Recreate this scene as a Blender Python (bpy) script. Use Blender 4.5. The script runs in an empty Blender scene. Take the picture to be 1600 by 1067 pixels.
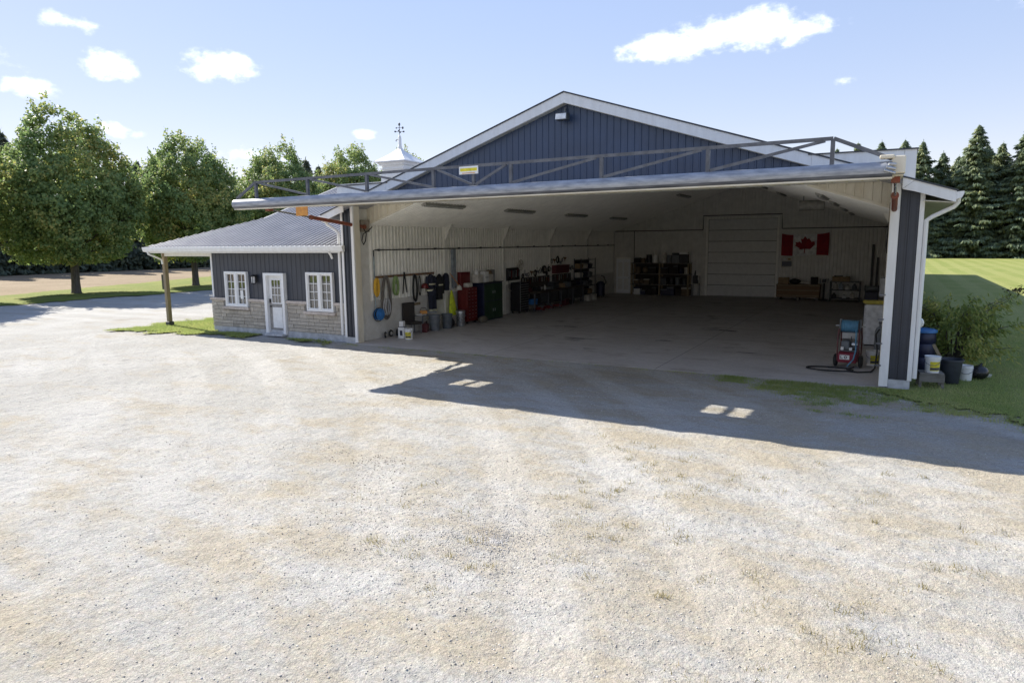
import bpy, bmesh, math, random
import numpy as np
from mathutils import Vector, Matrix
random.seed(7)
rng = np.random.default_rng(11)
S = bpy.context.scene
COL = S.collection

# ------------------------------------------------------------------ camera
cam_d = bpy.data.cameras.new('camera')
cam = bpy.data.objects.new('camera', cam_d)
COL.objects.link(cam)
YAW, PITCH, ROLL = 0.5121, 0.1454, -0.0102
fw = Vector((-math.sin(YAW)*math.cos(PITCH), math.cos(YAW)*math.cos(PITCH), -math.sin(PITCH)))
r0 = Vector((math.cos(YAW), math.sin(YAW), 0)); u0 = r0.cross(fw)
rr = r0*math.cos(ROLL) + u0*math.sin(ROLL); uu = -r0*math.sin(ROLL) + u0*math.cos(ROLL)
mw = Matrix((rr, uu, -fw)).transposed().to_4x4()
mw.translation = Vector((15.816, -17.286, 3.345))
cam.matrix_world = mw
cam_d.sensor_width = 36.0
cam_d.lens = 1055.0/1600*36
cam_d.clip_start = 0.1
cam_d.clip_end = 4000
S.camera = cam

# ------------------------------------------------------------------ world, sun, exposure
SUN_TRAVEL = Vector((5.65, -1.10, -4.43)).normalized()
to_sun = -SUN_TRAVEL
SUN_EL = math.asin(to_sun.z)
SUN_AZ = math.atan2(to_sun.x, to_sun.y)          # clockwise from +Y
W = bpy.data.worlds.new('World'); S.world = W; W.use_nodes = True
nt = W.node_tree; nt.nodes.clear()
N = nt.nodes.new; L = nt.links.new
out = N('ShaderNodeOutputWorld'); bg = N('ShaderNodeBackground')
sky = N('ShaderNodeTexSky'); sky.sky_type = 'NISHITA'; sky.sun_disc = False
sky.sun_elevation = SUN_EL; sky.sun_rotation = SUN_AZ
sky.air_density = 1.0; sky.dust_density = 0.1; sky.ozone_density = 1.0; sky.altitude = 200
SKY_STRENGTH = 0.097
tc = N('ShaderNodeTexCoord')
def vmath(op, a, b=None):
    n = N('ShaderNodeVectorMath'); n.operation = op
    for i, x in enumerate((a, b)):
        if x is None: continue
        if isinstance(x, (tuple, Vector)): n.inputs[i].default_value = tuple(x)
        else: L(x, n.inputs[i])
    return n
def math_(op, a, b=None, c=None, clamp=False):
    n = N('ShaderNodeMath'); n.operation = op; n.use_clamp = clamp
    for i, x in enumerate((a, b, c)):
        if x is None: continue
        if isinstance(x, (int, float)): n.inputs[i].default_value = x
        else: L(x, n.inputs[i])
    return n.outputs[0]
dirv = tc.outputs['Generated']
ns = N('ShaderNodeTexNoise'); ns.inputs['Scale'].default_value = 26; ns.inputs['Detail'].default_value = 9; ns.inputs['Roughness'].default_value = .58
mp = N('ShaderNodeMapping'); mp.inputs['Scale'].default_value = (1, 1, 1.6)
L(dirv, mp.inputs[0]); L(mp.outputs[0], ns.inputs['Vector'])
def pix_dir(x, y):
    v = fw + rr*((x-800)/1055.0) + uu*((533.5-y)/1055.0)
    return v.normalized()
tot = None
# the small fair-weather clouds: direction in the sky, half width and half height (radians), density
for (px, py, a, b, k) in ((1170, 48, .13, .034, 1.0), (1040, 75, .085, .026, .95), (340, 104, .062, .024, 1.0), (165, 102, .045, .024, .9), (40, 138, .045, .018, .75), (185, 207, .034, .016, .8), (110, 35, .04, .018, .6), (572, 211, .024, .010, .8),
                          (390, 243, .06, .018, .6), (-200, 60, .15, .06, .8), (1320, 126, .03, .008, .35), (1800, -80, .16, .05, .9), (700, -260, .2, .06, .9), (-700, 150, .2, .05, .8), (2300, 100, .2, .04, .8)):
    c = pix_dir(px, py); rx = Vector((c.y, -c.x, 0)).normalized(); ux = rx.cross(c).normalized()
    dx = math_('DIVIDE', vmath('DOT_PRODUCT', dirv, rx).outputs['Value'], a)
    dd = vmath('SUBTRACT', dirv, tuple(c))
    dy = math_('DIVIDE', vmath('DOT_PRODUCT', dd.outputs[0], ux).outputs['Value'], b)
    r2 = math_('ADD', math_('MULTIPLY', dx, dx), math_('MULTIPLY', dy, dy))
    front = math_('GREATER_THAN', vmath('DOT_PRODUCT', dirv, tuple(c)).outputs['Value'], 0.2)
    fall = math_('MULTIPLY', math_('SUBTRACT', 1.0, math_('SQRT', r2), clamp=True), front)
    m = math_('MULTIPLY', fall, k)
    tot = m if tot is None else math_('MAXIMUM', tot, m)
dens = math_('ADD', tot, math_('MULTIPLY', math_('SUBTRACT', ns.outputs['Fac'], .52), 1.9))
gate = math_('MULTIPLY', math_('GREATER_THAN', tot, .001), 1.0)
mr = N('ShaderNodeMapRange'); mr.interpolation_type = 'SMOOTHSTEP'
mr.inputs['From Min'].default_value = .12; mr.inputs['From Max'].default_value = .85
L(dens, mr.inputs['Value'])
soft = N('ShaderNodeMapRange'); soft.interpolation_type = 'SMOOTHSTEP'
soft.inputs['From Min'].default_value = 0; soft.inputs['From Max'].default_value = .22
L(tot, soft.inputs['Value'])
cf = math_('MULTIPLY', math_('MULTIPLY', mr.outputs[0], soft.outputs[0]), .92)
mix = N('ShaderNodeMixRGB'); L(cf, mix.inputs['Fac']); 
tint = N('ShaderNodeMixRGB'); tint.blend_type = 'MULTIPLY'; tint.inputs[0].default_value = 1; tint.inputs['Color2'].default_value = (1.075, .895, .975, 1); L(sky.outputs[0], tint.inputs['Color1'])
gam = N('ShaderNodeGamma'); gam.inputs['Gamma'].default_value = .28; L(tint.outputs[0], gam.inputs['Color'])
hsv = N('ShaderNodeHueSaturation'); hsv.inputs['Saturation'].default_value = 2.4; L(gam.outputs[0], hsv.inputs['Color'])
sca = N('ShaderNodeMixRGB'); sca.blend_type = 'MULTIPLY'; sca.inputs[0].default_value = 1; sca.inputs['Color2'].default_value = (2.46, 2.46, 2.46, 1); L(hsv.outputs[0], sca.inputs['Color1'])
L(sca.outputs[0], mix.inputs['Color1'])
ns2 = N('ShaderNodeTexNoise'); ns2.inputs['Scale'].default_value = 34; ns2.inputs['Detail'].default_value = 6; L(mp.outputs[0], ns2.inputs['Vector'])
cc = N('ShaderNodeMixRGB'); L(ns2.outputs['Fac'], cc.inputs['Fac']); cc.inputs['Color1'].default_value = (6.3, 6.6, 7.6, 1); cc.inputs['Color2'].default_value = (8.8, 8.8, 9.0, 1)
L(cc.outputs[0], mix.inputs['Color2'])
L(mix.outputs[0], bg.inputs['Color']); bg.inputs['Strength'].default_value = SKY_STRENGTH
L(bg.outputs[0], out.inputs['Surface'])

sun_d = bpy.data.lights.new('sun', 'SUN'); sun = bpy.data.objects.new('sun', sun_d); COL.objects.link(sun)
sun_d.energy = 4.0; sun_d.angle = math.radians(.53); sun_d.color = (1.0, .94, .83)
sun.rotation_euler = SUN_TRAVEL.to_track_quat('-Z', 'Y').to_euler()
sun.location = (-60, 12, 60)
S.view_settings.view_transform = 'Standard'; S.view_settings.look = 'None'
S.view_settings.exposure = 1.38; S.view_settings.gamma = 1.0
try: S.view_settings.use_curve_mapping = False
except Exception: pass
S.cycles.use_adaptive_sampling = False
S.cycles.max_bounces = 10; S.cycles.diffuse_bounces = 6; S.cycles.transparent_max_bounces = 12

# ------------------------------------------------------------------ materials
MATS = {}
def mat(name, col, rough=.6, metal=0.0, var=.12, scale=6.0, bump=0.0, bscale=40.0, spec=.5, col2=None, emis=None, stretch=None, island=0.0, transl=0.0):
    """procedural Principled material: base colour broken up by noise, optional second colour, bump and per-piece variation"""
    if name in MATS: return MATS[name]
    m = bpy.data.materials.new(name); m.use_nodes = True
    t = m.node_tree; n = t.nodes; l = t.links
    p = n['Principled BSDF']
    p.inputs['Roughness'].default_value = rough; p.inputs['Metallic'].default_value = metal
    p.inputs['Specular IOR Level'].default_value = spec
    tcn = n.new('ShaderNodeTexCoord'); mpn = n.new('ShaderNodeMapping'); l.new(tcn.outputs['Object'], mpn.inputs[0])
    if stretch: mpn.inputs['Scale'].default_value = stretch
    no = n.new('ShaderNodeTexNoise'); no.inputs['Scale'].default_value = scale; no.inputs['Detail'].default_value = 6; no.inputs['Roughness'].default_value = .62
    l.new(mpn.outputs[0], no.inputs['Vector'])
    c2 = col2 if col2 else tuple(c*(1-var*2) for c in col)
    c1 = col if col2 else tuple(min(1, c*(1+var)) for c in col)
    ra = n.new('ShaderNodeValToRGB'); ra.color_ramp.elements[0].position = .36; ra.color_ramp.elements[1].position = .64
    ra.color_ramp.elements[0].color = (*c2, 1); ra.color_ramp.elements[1].color = (*c1, 1)
    l.new(no.outputs['Fac'], ra.inputs[0]); cout = ra.outputs[0]
    if island:
        ge = n.new('ShaderNodeNewGeometry'); oi = n.new('ShaderNodeObjectInfo'); ad = n.new('ShaderNodeMath'); ad.operation = 'ADD'
        l.new(ge.outputs['Random Per Island'], ad.inputs[0]); l.new(oi.outputs['Random'], ad.inputs[1])
        fr = n.new('ShaderNodeMath'); fr.operation = 'FRACT'; l.new(ad.outputs[0], fr.inputs[0])
        mr_ = n.new('ShaderNodeMapRange'); mr_.inputs['To Min'].default_value = 1-island; mr_.inputs['To Max'].default_value = 1+island
        l.new(fr.outputs[0], mr_.inputs['Value'])
        hs = n.new('ShaderNodeHueSaturation'); l.new(mr_.outputs[0], hs.inputs['Value']); l.new(cout, hs.inputs['Color']); cout = hs.outputs[0]
    l.new(cout, p.inputs['Base Color'])
    rm = n.new('ShaderNodeMapRange'); rm.inputs['To Min'].default_value = max(.03, rough-.08); rm.inputs['To Max'].default_value = min(1, rough+.1)
    l.new(no.outputs['Fac'], rm.inputs['Value']); l.new(rm.outputs[0], p.inputs['Roughness'])
    if bump:
        nb = n.new('ShaderNodeTexNoise'); nb.inputs['Scale'].default_value = bscale; nb.inputs['Detail'].default_value = 5
        l.new(mpn.outputs[0], nb.inputs['Vector'])
        bu = n.new('ShaderNodeBump'); bu.inputs['Strength'].default_value = bump; bu.inputs['Distance'].default_value = .02
        l.new(nb.outputs['Fac'], bu.inputs['Height']); l.new(bu.outputs[0], p.inputs['Normal'])
    if emis:
        p.inputs['Emission Color'].default_value = (*emis[:3], 1); p.inputs['Emission Strength'].default_value = emis[3]
    if transl:
        o = n['Material Output']; tr = n.new('ShaderNodeBsdfTranslucent'); ms = n.new('ShaderNodeMixShader'); ms.inputs[0].default_value = transl
        hs2 = n.new('ShaderNodeHueSaturation'); hs2.inputs['Value'].default_value = 1.25; hs2.inputs['Saturation'].default_value = 1.1; l.new(cout, hs2.inputs['Color'])
        l.new(hs2.outputs[0], tr.inputs['Color']); l.new(p.outputs[0], ms.inputs[1]); l.new(tr.outputs[0], ms.inputs[2]); l.new(ms.outputs[0], o.inputs['Surface'])
    MATS[name] = m
    return m

def ground_mat(name, cols, scales, fine=None, bump=.3, bscale=60, rough=.95, spec=.2, stripes=None, xgrad=None):
    """ground cover: three colours mixed by two noise scales, plus a fine speckle"""
    m = bpy.data.materials.new(name); m.use_nodes = True
    t = m.node_tree; n = t.nodes; l = t.links; p = n['Principled BSDF']
    p.inputs['Roughness'].default_value = rough; p.inputs['Specular IOR Level'].default_value = spec
    tcn = n.new('ShaderNodeTexCoord')
    def noise(sc, det=6, ro=.6, st=None):
        k = n.new('ShaderNodeTexNoise'); k.inputs['Scale'].default_value = sc; k.inputs['Detail'].default_value = det; k.inputs['Roughness'].default_value = ro
        if st:
            mm = n.new('ShaderNodeMapping'); mm.inputs['Scale'].default_value = st; mm.inputs['Rotation'].default_value = (0, 0, .35); l.new(tcn.outputs['Object'], mm.inputs[0]); l.new(mm.outputs[0], k.inputs['Vector'])
        else: l.new(tcn.outputs['Object'], k.inputs['Vector'])
        return k.outputs['Fac']
    def ramp(f, a, b):
        k = n.new('ShaderNodeMapRange'); k.interpolation_type = 'SMOOTHSTEP'; k.inputs['From Min'].default_value = a; k.inputs['From Max'].default_value = b; l.new(f, k.inputs['Value']); return k.outputs[0]
    def mixc(f, a, b, blend='MIX'):
        k = n.new('ShaderNodeMixRGB'); k.blend_type = blend
        if isinstance(f, float): k.inputs[0].default_value = f
        else: l.new(f, k.inputs[0])
        for i, x in ((1, a), (2, b)):
            if isinstance(x, tuple): k.inputs[i].default_value = (*x, 1)
            else: l.new(x, k.inputs[i])
        return k.outputs[0]
    c = mixc(ramp(noise(scales[0], 7, .62), .40, .62), cols[0], cols[1])
    c = mixc(ramp(noise(scales[1], 7, .65, (1, 2.4, 1)), .52, .70), c, cols[2])
    if len(cols) > 3: c = mixc(ramp(noise(scales[1]*.45, 8, .7), .56, .72), c, cols[3])
    if xgrad:
        sx = n.new('ShaderNodeSeparateXYZ'); l.new(tcn.outputs['Object'], sx.inputs[0])
        gx = ramp(sx.outputs['X'], xgrad[0], xgrad[1])
        ad = n.new('ShaderNodeMath'); ad.operation = 'MULTIPLY_ADD'; ad.inputs[1].default_value = .17; l.new(gx, ad.inputs[0]); l.new(noise(.55, 8, .68, (1, 1.9, 1)), ad.inputs[2])
        c = mixc(ramp(ad.outputs[0], .55, .78), c, xgrad[2])
        wr = n.new('ShaderNodeTexWave'); wr.wave_type = 'RINGS'; wr.rings_direction = 'Z'; wr.inputs['Scale'].default_value = .17; wr.inputs['Distortion'].default_value = 2.2; wr.inputs['Detail'].default_value = 3; wr.inputs['Detail Scale'].default_value = .6
        mm2 = n.new('ShaderNodeMapping'); mm2.inputs['Location'].default_value = (16, 30, 0); l.new(tcn.outputs['Object'], mm2.inputs[0]); l.new(mm2.outputs[0], wr.inputs['Vector'])
        f2 = n.new('ShaderNodeMath'); f2.operation = 'MULTIPLY'; l.new(ramp(wr.outputs['Fac'], .55, .9), f2.inputs[0]); l.new(ramp(noise(.12, 4), .38, .62), f2.inputs[1])
        f3 = n.new('ShaderNodeMath'); f3.operation = 'MULTIPLY'; f3.inputs[1].default_value = .42; l.new(f2.outputs[0], f3.inputs[0])
        c = mixc(f3.outputs[0], c, xgrad[3])
    if stripes:
        wv = n.new('ShaderNodeTexWave'); wv.inputs['Scale'].default_value = stripes[0]; wv.inputs['Distortion'].default_value = .6; wv.inputs['Detail'].default_value = 1
        wv.bands_direction = stripes[3] if len(stripes) > 3 else 'X'
        l.new(tcn.outputs['Object'], wv.inputs['Vector'])
        f = n.new('ShaderNodeMath'); f.operation = 'MULTIPLY'; f.inputs[1].default_value = stripes[1]; l.new(ramp(wv.outputs['Fac'], .3, .7), f.inputs[0])
        c = mixc(f.outputs[0], c, stripes[2])
    if fine:
        f1 = ramp(noise(fine[0], 4, .75), .35, .68)
        c = mixc(fine[1], c, mixc(f1, (.28, .27, .26), (1.0, 1.0, 1.0)), 'MULTIPLY')
        vo = n.new('ShaderNodeTexVoronoi'); vo.inputs['Scale'].default_value = fine[0]*.55; l.new(tcn.outputs['Object'], vo.inputs['Vector'])
        vh = n.new('ShaderNodeHueSaturation'); vh.inputs['Saturation'].default_value = .12; vh.inputs['Value'].default_value = 1.7; l.new(vo.outputs['Color'], vh.inputs['Color'])
        c = mixc(fine[1]*.45, c, vh.outputs[0], 'MULTIPLY')
    l.new(c, p.inputs['Base Color'])
    if bump:
        b1 = n.new('ShaderNodeBump'); b1.inputs['Strength'].default_value = bump; b1.inputs['Distance'].default_value = .03
        l.new(noise(bscale, 6, .7), b1.inputs['Height'])
        b2 = n.new('ShaderNodeBump'); b2.inputs['Strength'].default_value = bump*.9; b2.inputs['Distance'].default_value = .12
        l.new(noise(bscale*.16, 5, .7), b2.inputs['Height']); l.new(b1.outputs[0], b2.inputs['Normal']); l.new(b2.outputs[0], p.inputs['Normal'])
    MATS[name] = m
    return m

white = mat('white_trim_paint', (.82, .82, .81), .45, scale=3, col2=(.74, .735, .72), stretch=(2.5, 2.5, .5))
white_in = mat('white_liner_steel', (.86, .845, .79), .42, var=.04, scale=2.5)
liner_low = mat('painted_liner_board', (.70, .69, .65), .55, var=.08, scale=3, col2=(.60, .58, .53))
cream = mat('weathered_cream_steel', (.72, .68, .57), .5, var=.1, scale=2.2, col2=(.60, .54, .42), stretch=(1, 1, .35))
siding = mat('slate_siding_steel', (.039, .064, .120), .36, var=.08, scale=1.5, spec=.6)
siding_a = mat('charcoal_siding_steel', (.040, .046, .061), .42, var=.08, scale=1.5)
roofm = mat('grey_roof_steel', (.29, .29, .31), .33, var=.06, scale=1.2, spec=.6)
darktrim = mat('dark_roof_edge', (.035, .04, .05), .45)
concrete = mat('concrete_foundation', (.47, .48, .49), .85, var=.12, scale=5, bump=.2)
galv = mat('galvanised_steel', (.40, .42, .46), .48, metal=.15, var=.2, scale=5, col2=(.22, .24, .28), stretch=(.5, 1, 2.5))
steel_dk = mat('grey_painted_steel', (.13, .135, .15), .45, metal=.3, var=.15)
rust = mat('rusty_red_paint', (.26, .055, .03), .6, var=.2, scale=9, col2=(.16, .07, .04))
chrome = mat('bright_rod', (.5, .5, .5), .25, metal=1)
orange_plate = mat('orange_plate', (.70, .33, .06), .6, col2=(.52, .21, .05), scale=9)
wood = mat('treated_timber', (.33, .265, .165), .75, col2=(.22, .17, .105), scale=7, stretch=(6, 6, .6), bump=.2)
wood_gr = mat('grey_weathered_wood', (.20, .19, .17), .85, col2=(.13, .12, .10), scale=6, stretch=(1, 5, 5))
wood_br = mat('brown_plywood', (.24, .14, .075), .7, col2=(.17, .095, .05), scale=5, stretch=(.6, 4, 4))
black = mat('black_plastic', (.018, .018, .02), .45, var=.1)
rubber = mat('black_rubber', (.022, .022, .022), .7)
darkgrey = mat('dark_grey_plastic', (.06, .065, .07), .5)
greyp = mat('grey_plastic', (.16, .175, .19), .5)
whitep = mat('white_plastic', (.78, .78, .76), .4, var=.04)
offwhite = mat('off_white_card', (.62, .59, .53), .7)
card = mat('brown_cardboard', (.33, .23, .13), .8)
redp = mat('red_enamel', (.15, .018, .018), .35, var=.1)
navy = mat('navy_fabric', (.022, .026, .045), .9, var=.2, scale=12)
greenp = mat('dark_green_enamel', (.022, .052, .028), .35, var=.1)
bluep = mat('blue_plastic', (.05, .20, .50), .4)
navyp = mat('navy_plastic', (.016, .02, .055), .4)
yellow = mat('yellow_rope', (.72, .43, .05), .8, scale=60)
limec = mat('lime_fabric', (.62, .72, .04), .8, var=.15)
greenrope = mat('pale_green_rope', (.30, .42, .17), .8)
brownhose = mat('grey_brown_hose', (.13, .115, .10), .7)
greycable = mat('light_grey_cable', (.45, .45, .46), .6)
label_y = mat('yellow_label', (.72, .62, .04), .6)
label_k = mat('dark_label_print', (.06, .06, .07), .6)
cushion_y = mat('yellow_cushion', (.55, .47, .10), .9)
brownfab = mat('dark_brown_fabric', (.045, .038, .032), .9, col2=(.028, .024, .022), scale=18)
beige = mat('cream_reflective_band', (.62, .60, .42), .5)
redbrown = mat('maroon_paint', (.11, .02, .025), .4)
stone = mat('split_limestone', (.47, .425, .355), .85, col2=(.35, .31, .255), scale=9, bump=.6, bscale=25, island=.16)
mortar = mat('grey_mortar', (.30, .285, .265), .95, bump=.2)
sillm = mat('cast_stone_sill', (.53, .46, .40), .8, bump=.15)
metal_shiny = mat('galvanised_can_steel', (.52, .54, .56), .28, metal=.85, var=.12, scale=10)
flag_red = mat('flag_red_cloth', (.30, .012, .022), .8)
flag_white = mat('flag_white_cloth', (.78, .78, .77), .8)
lampglass = mat('frosted_lamp_glass', (.75, .75, .74), .3)
fixture = mat('lamp_fixture_enamel', (.35, .34, .31), .5)
tubem = mat('unlit_tube', (.6, .6, .58), .35)
bluehose = mat('pale_blue_hose', (.10, .27, .42), .5)
def glass_mat():
    m = bpy.data.materials.new('window_glass'); m.use_nodes = True
    p = m.node_tree.nodes['Principled BSDF']
    no = m.node_tree.nodes.new('ShaderNodeTexNoise'); no.inputs['Scale'].default_value = .8
    bu = m.node_tree.nodes.new('ShaderNodeBump'); bu.inputs['Strength'].default_value = .02
    m.node_tree.links.new(no.outputs['Fac'], bu.inputs['Height']); m.node_tree.links.new(bu.outputs[0], p.inputs['Normal'])
    p.inputs['Base Color'].default_value = (.012, .014, .016, 1); p.inputs['Roughness'].default_value = .02
    p.inputs['IOR'].default_value = 2.3
    return m
glass = glass_mat()
def clear_mat():
    m = bpy.data.materials.new('clear_acrylic'); m.use_nodes = True
    t = m.node_tree; n = t.nodes; l = t.links
    tr = n.new('ShaderNodeBsdfTransparent'); tr.inputs[0].default_value = (.93, .93, .92, 1)
    gl = n.new('ShaderNodeBsdfGlossy'); gl.inputs['Roughness'].default_value = .03
    ms = n.new('ShaderNodeMixShader'); ms.inputs[0].default_value = .07; l.new(tr.outputs[0], ms.inputs[1]); l.new(gl.outputs[0], ms.inputs[2]); l.new(ms.outputs[0], n['Material Output'].inputs['Surface'])
    return m
clear = clear_mat()
def leafmat(name, a, b, c, sc=.35):
    m = bpy.data.materials.new(name); m.use_nodes = True
    t = m.node_tree; n = t.nodes; l = t.links; p = n['Principled BSDF']; p.inputs['Roughness'].default_value = .5; p.inputs['Specular IOR Level'].default_value = .25
    tcn = n.new('ShaderNodeTexCoord'); ge = n.new('ShaderNodeNewGeometry')
    no = n.new('ShaderNodeTexNoise'); no.inputs['Scale'].default_value = sc; no.inputs['Detail'].default_value = 3; l.new(tcn.outputs['Object'], no.inputs['Vector'])
    ad = n.new('ShaderNodeMath'); ad.operation = 'MULTIPLY_ADD'; ad.inputs[1].default_value = .42; l.new(ge.outputs['Random Per Island'], ad.inputs[0]); 
    sb = n.new('ShaderNodeMath'); sb.operation = 'SUBTRACT'; sb.inputs[1].default_value = .21; l.new(no.outputs['Fac'], sb.inputs[0]); l.new(sb.outputs[0], ad.inputs[2])
    ra = n.new('ShaderNodeValToRGB'); e = ra.color_ramp.elements
    e[0].position = .3; e[0].color = (*a, 1); e[1].position = .58; e[1].color = (*b, 1); k = e.new(.84); k.color = (*c, 1)
    l.new(ad.outputs[0], ra.inputs[0]); l.new(ra.outputs[0], p.inputs['Base Color'])
    tr = n.new('ShaderNodeBsdfTranslucent'); ms = n.new('ShaderNodeMixShader'); ms.inputs[0].default_value = .5
    l.new(ra.outputs[0], tr.inputs[0]); l.new(p.outputs[0], ms.inputs[1]); l.new(tr.outputs[0], ms.inputs[2]); l.new(ms.outputs[0], n['Material Output'].inputs['Surface'])
    return m
leaf_maple = leafmat('maple_leaves', (.175, .265, .105), (.27, .35, .12), (.53, .45, .145), .26)
leaf_spruce = leafmat('spruce_needles', (.15, .205, .145), (.23, .285, .16), (.38, .39, .18), .5)
leaf_dark = leafmat('cedar_needles', (.12, .15, .12), (.17, .205, .14), (.26, .26, .16), .4)
leaf_shrub = leafmat('shrub_leaves', (.20, .27, .08), (.36, .40, .11), (.60, .54, .17), 1.2)
leaf_bronze = leafmat('bronze_leaves', (.05, .045, .02), (.09, .07, .03), (.14, .10, .04), 2)
bark = mat('grey_bark', (.12, .105, .09), .9, var=.2, scale=5, bump=.5, bscale=20, stretch=(3, 3, .6))
grassm = leafmat('grass_blades', (.26, .34, .11), (.38, .44, .15), (.52, .49, .22), .5)
drygrass = leafmat('dry_grass', (.22, .20, .09), (.34, .28, .13), (.16, .20, .07), 2)

# ------------------------------------------------------------------ mesh helpers
class B:
    def __init__(s): s.v = []; s.f = []
    def add(s, vs, fs):
        o = len(s.v); s.v += [tuple(map(float, q)) for q in vs]; s.f += [tuple(i+o for i in q) for q in fs]; return s
    def box(s, x0, x1, y0, y1, z0, z1):
        x0, x1 = min(x0, x1), max(x0, x1); y0, y1 = min(y0, y1), max(y0, y1); z0, z1 = min(z0, z1), max(z0, z1)
        return s.add([(x0,y0,z0),(x1,y0,z0),(x1,y1,z0),(x0,y1,z0),(x0,y0,z1),(x1,y0,z1),(x1,y1,z1),(x0,y1,z1)],
                     [(0,3,2,1),(4,5,6,7),(0,1,5,4),(1,2,6,5),(2,3,7,6),(3,0,4,7)])
    def bar(s, p0, p1, w, h=None, up=(0,0,1)):
        h = h or w; p0 = Vector(p0); p1 = Vector(p1); d = (p1-p0).normalized(); a = d.cross(Vector(up))
        if a.length < 1e-4: a = d.cross(Vector((1,0,0)))
        a.normalize(); b = a.cross(d); q = []
        for p in (p0, p1):
            for i, j in ((-1,-1),(1,-1),(1,1),(-1,1)): q.append(p + a*i*w/2 + b*j*h/2)
        return s.add(q, [(0,1,2,3),(7,6,5,4),(0,4,5,1),(1,5,6,2),(2,6,7,3),(3,7,4,0)])
    def tube(s, pts, r, n=8, closed=False):
        pts = [Vector(p) for p in pts]; m = len(pts); rs = r if isinstance(r, (list, tuple)) else [r]*m
        prev = None; vs = []
        for i, p in enumerate(pts):
            a = pts[(i+1) % m] if (closed or i < m-1) else p; b = pts[i-1] if (closed or i > 0) else p
            d = (a-b).normalized()
            x = prev - d*prev.dot(d) if prev is not None else d.cross(Vector((0,0,1)) if abs(d.z) < .9 else Vector((1,0,0)))
            if x.length < 1e-5: x = d.orthogonal()
            x.normalize(); prev = x; y = d.cross(x)
            for k in range(n):
                t = 2*math.pi*k/n; vs.append(p + (x*math.cos(t)+y*math.sin(t))*rs[i])
        fs = []
        for i in range(m if closed else m-1):
            j = (i+1) % m
            for k in range(n): fs.append((i*n+k, i*n+(k+1) % n, j*n+(k+1) % n, j*n+k))
        if not closed: fs += [tuple(range(n-1, -1, -1)), tuple((m-1)*n+k for k in range(n))]
        return s.add(vs, fs)
    def cyl(s, p0, p1, r0, r1=None, n=16): return s.tube([p0, p1], [r0, r0 if r1 is None else r1], n)
    def lathe(s, prof, c=(0,0,0), n=24):
        vs = []; fs = []; m = len(prof)
        for (r, z) in prof:
            for k in range(n):
                t = 2*math.pi*k/n; vs.append((c[0]+r*math.cos(t), c[1]+r*math.sin(t), c[2]+z))
        for i in range(m-1):
            for k in range(n): fs.append((i*n+k, i*n+(k+1) % n, (i+1)*n+(k+1) % n, (i+1)*n+k))
        fs += [tuple(range(n-1, -1, -1)), tuple((m-1)*n+k for k in range(n))]
        return s.add(vs, fs)
    def prism(s, poly, ax, a, b):
        """extrude a polygon given in the two other axes (in axis order) from a to b along ax"""
        n = len(poly)
        def P(q, t):
            q = list(q); q.insert(ax, t); return tuple(q)
        vs = [P(q, a) for q in poly] + [P(q, b) for q in poly]
        fs = [tuple(range(n)), tuple(range(2*n-1, n-1, -1))] + [(i, i+n, (i+1) % n+n, (i+1) % n) for i in range(n)]
        return s.add(vs, fs)
    def ball(s, c, r, n=12, m=8, squash=None):
        r = r if isinstance(r, tuple) else (r, r, r); vs = []; fs = []
        for i in range(m+1):
            f = math.pi*i/m
            for k in range(n):
                t = 2*math.pi*k/n; vs.append((c[0]+r[0]*math.sin(f)*math.cos(t), c[1]+r[1]*math.sin(f)*math.sin(t), c[2]+r[2]*math.cos(f)))
        for i in range(m):
            for k in range(n): fs.append((i*n+k, (i+1)*n+k, (i+1)*n+(k+1) % n, i*n+(k+1) % n))
        return s.add(vs, fs)
    def ribs(s, u0, u1, pitch, lo, hi, P, h=.018, extra=(), rw=.035):
        """corrugated sheet: profile along u, from lo(u) to hi(u); P(u, w, off) gives the point"""
        us = []
        u = u0
        while u < u1-1e-6:
            for du, o in ((0, 0), (pitch-rw-.024, 0), (pitch-rw-.012, h), (pitch-.013, h), (pitch-.001, 0)):
                if u+du < u1-1e-6: us.append((u+du, o))
            u += pitch
        us.append((u1, 0)); us += [(e, 0) for e in extra if u0 < e < u1]; us.sort()
        vs = []; fs = []
        for (q, o) in us: vs += [P(q, lo(q), o), P(q, max(lo(q), hi(q)), o)]
        for i in range(len(us)-1): fs.append((2*i, 2*i+2, 2*i+3, 2*i+1))
        return s.add(vs, fs)
    def build(s, name, m, parent=None, smooth=False, bevel=0, loc=(0,0,0), rz=0):
        me = bpy.data.meshes.new(name); me.from_pydata(s.v, [], s.f); me.validate()
        bm = bmesh.new(); bm.from_mesh(me); bmesh.ops.recalc_face_normals(bm, faces=bm.faces); bm.to_mesh(me); bm.free()
        me.materials.append(m)
        o = bpy.data.objects.new(name, me); COL.objects.link(o); o.location = loc; o.rotation_euler = (0, 0, rz)
        if parent: o.parent = parent
        if smooth:
            for p in me.polygons: p.use_smooth = True
            try: me.set_sharp_from_angle(angle=math.radians(40))
            except Exception: pass
        if bevel:
            md = o.modifiers.new('bevel', 'BEVEL'); md.width = bevel; md.segments = 2; md.limit_method = 'ANGLE'
        return o
def tag(o, label, cat, group=None):
    o['label'] = label; o['category'] = cat
    if group: o['group'] = group
    return o
def thing(name, label, cat, loc=(0,0,0), rz=0, group=None):
    o = bpy.data.objects.new(name, None); COL.objects.link(o); o.location = loc; o.rotation_euler = (0, 0, rz); o.empty_display_size = .2
    return tag(o, label, cat, group)
def struct(o): o['kind'] = 'structure'; return o
def stuff(o): o['kind'] = 'stuff'; return o
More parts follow.
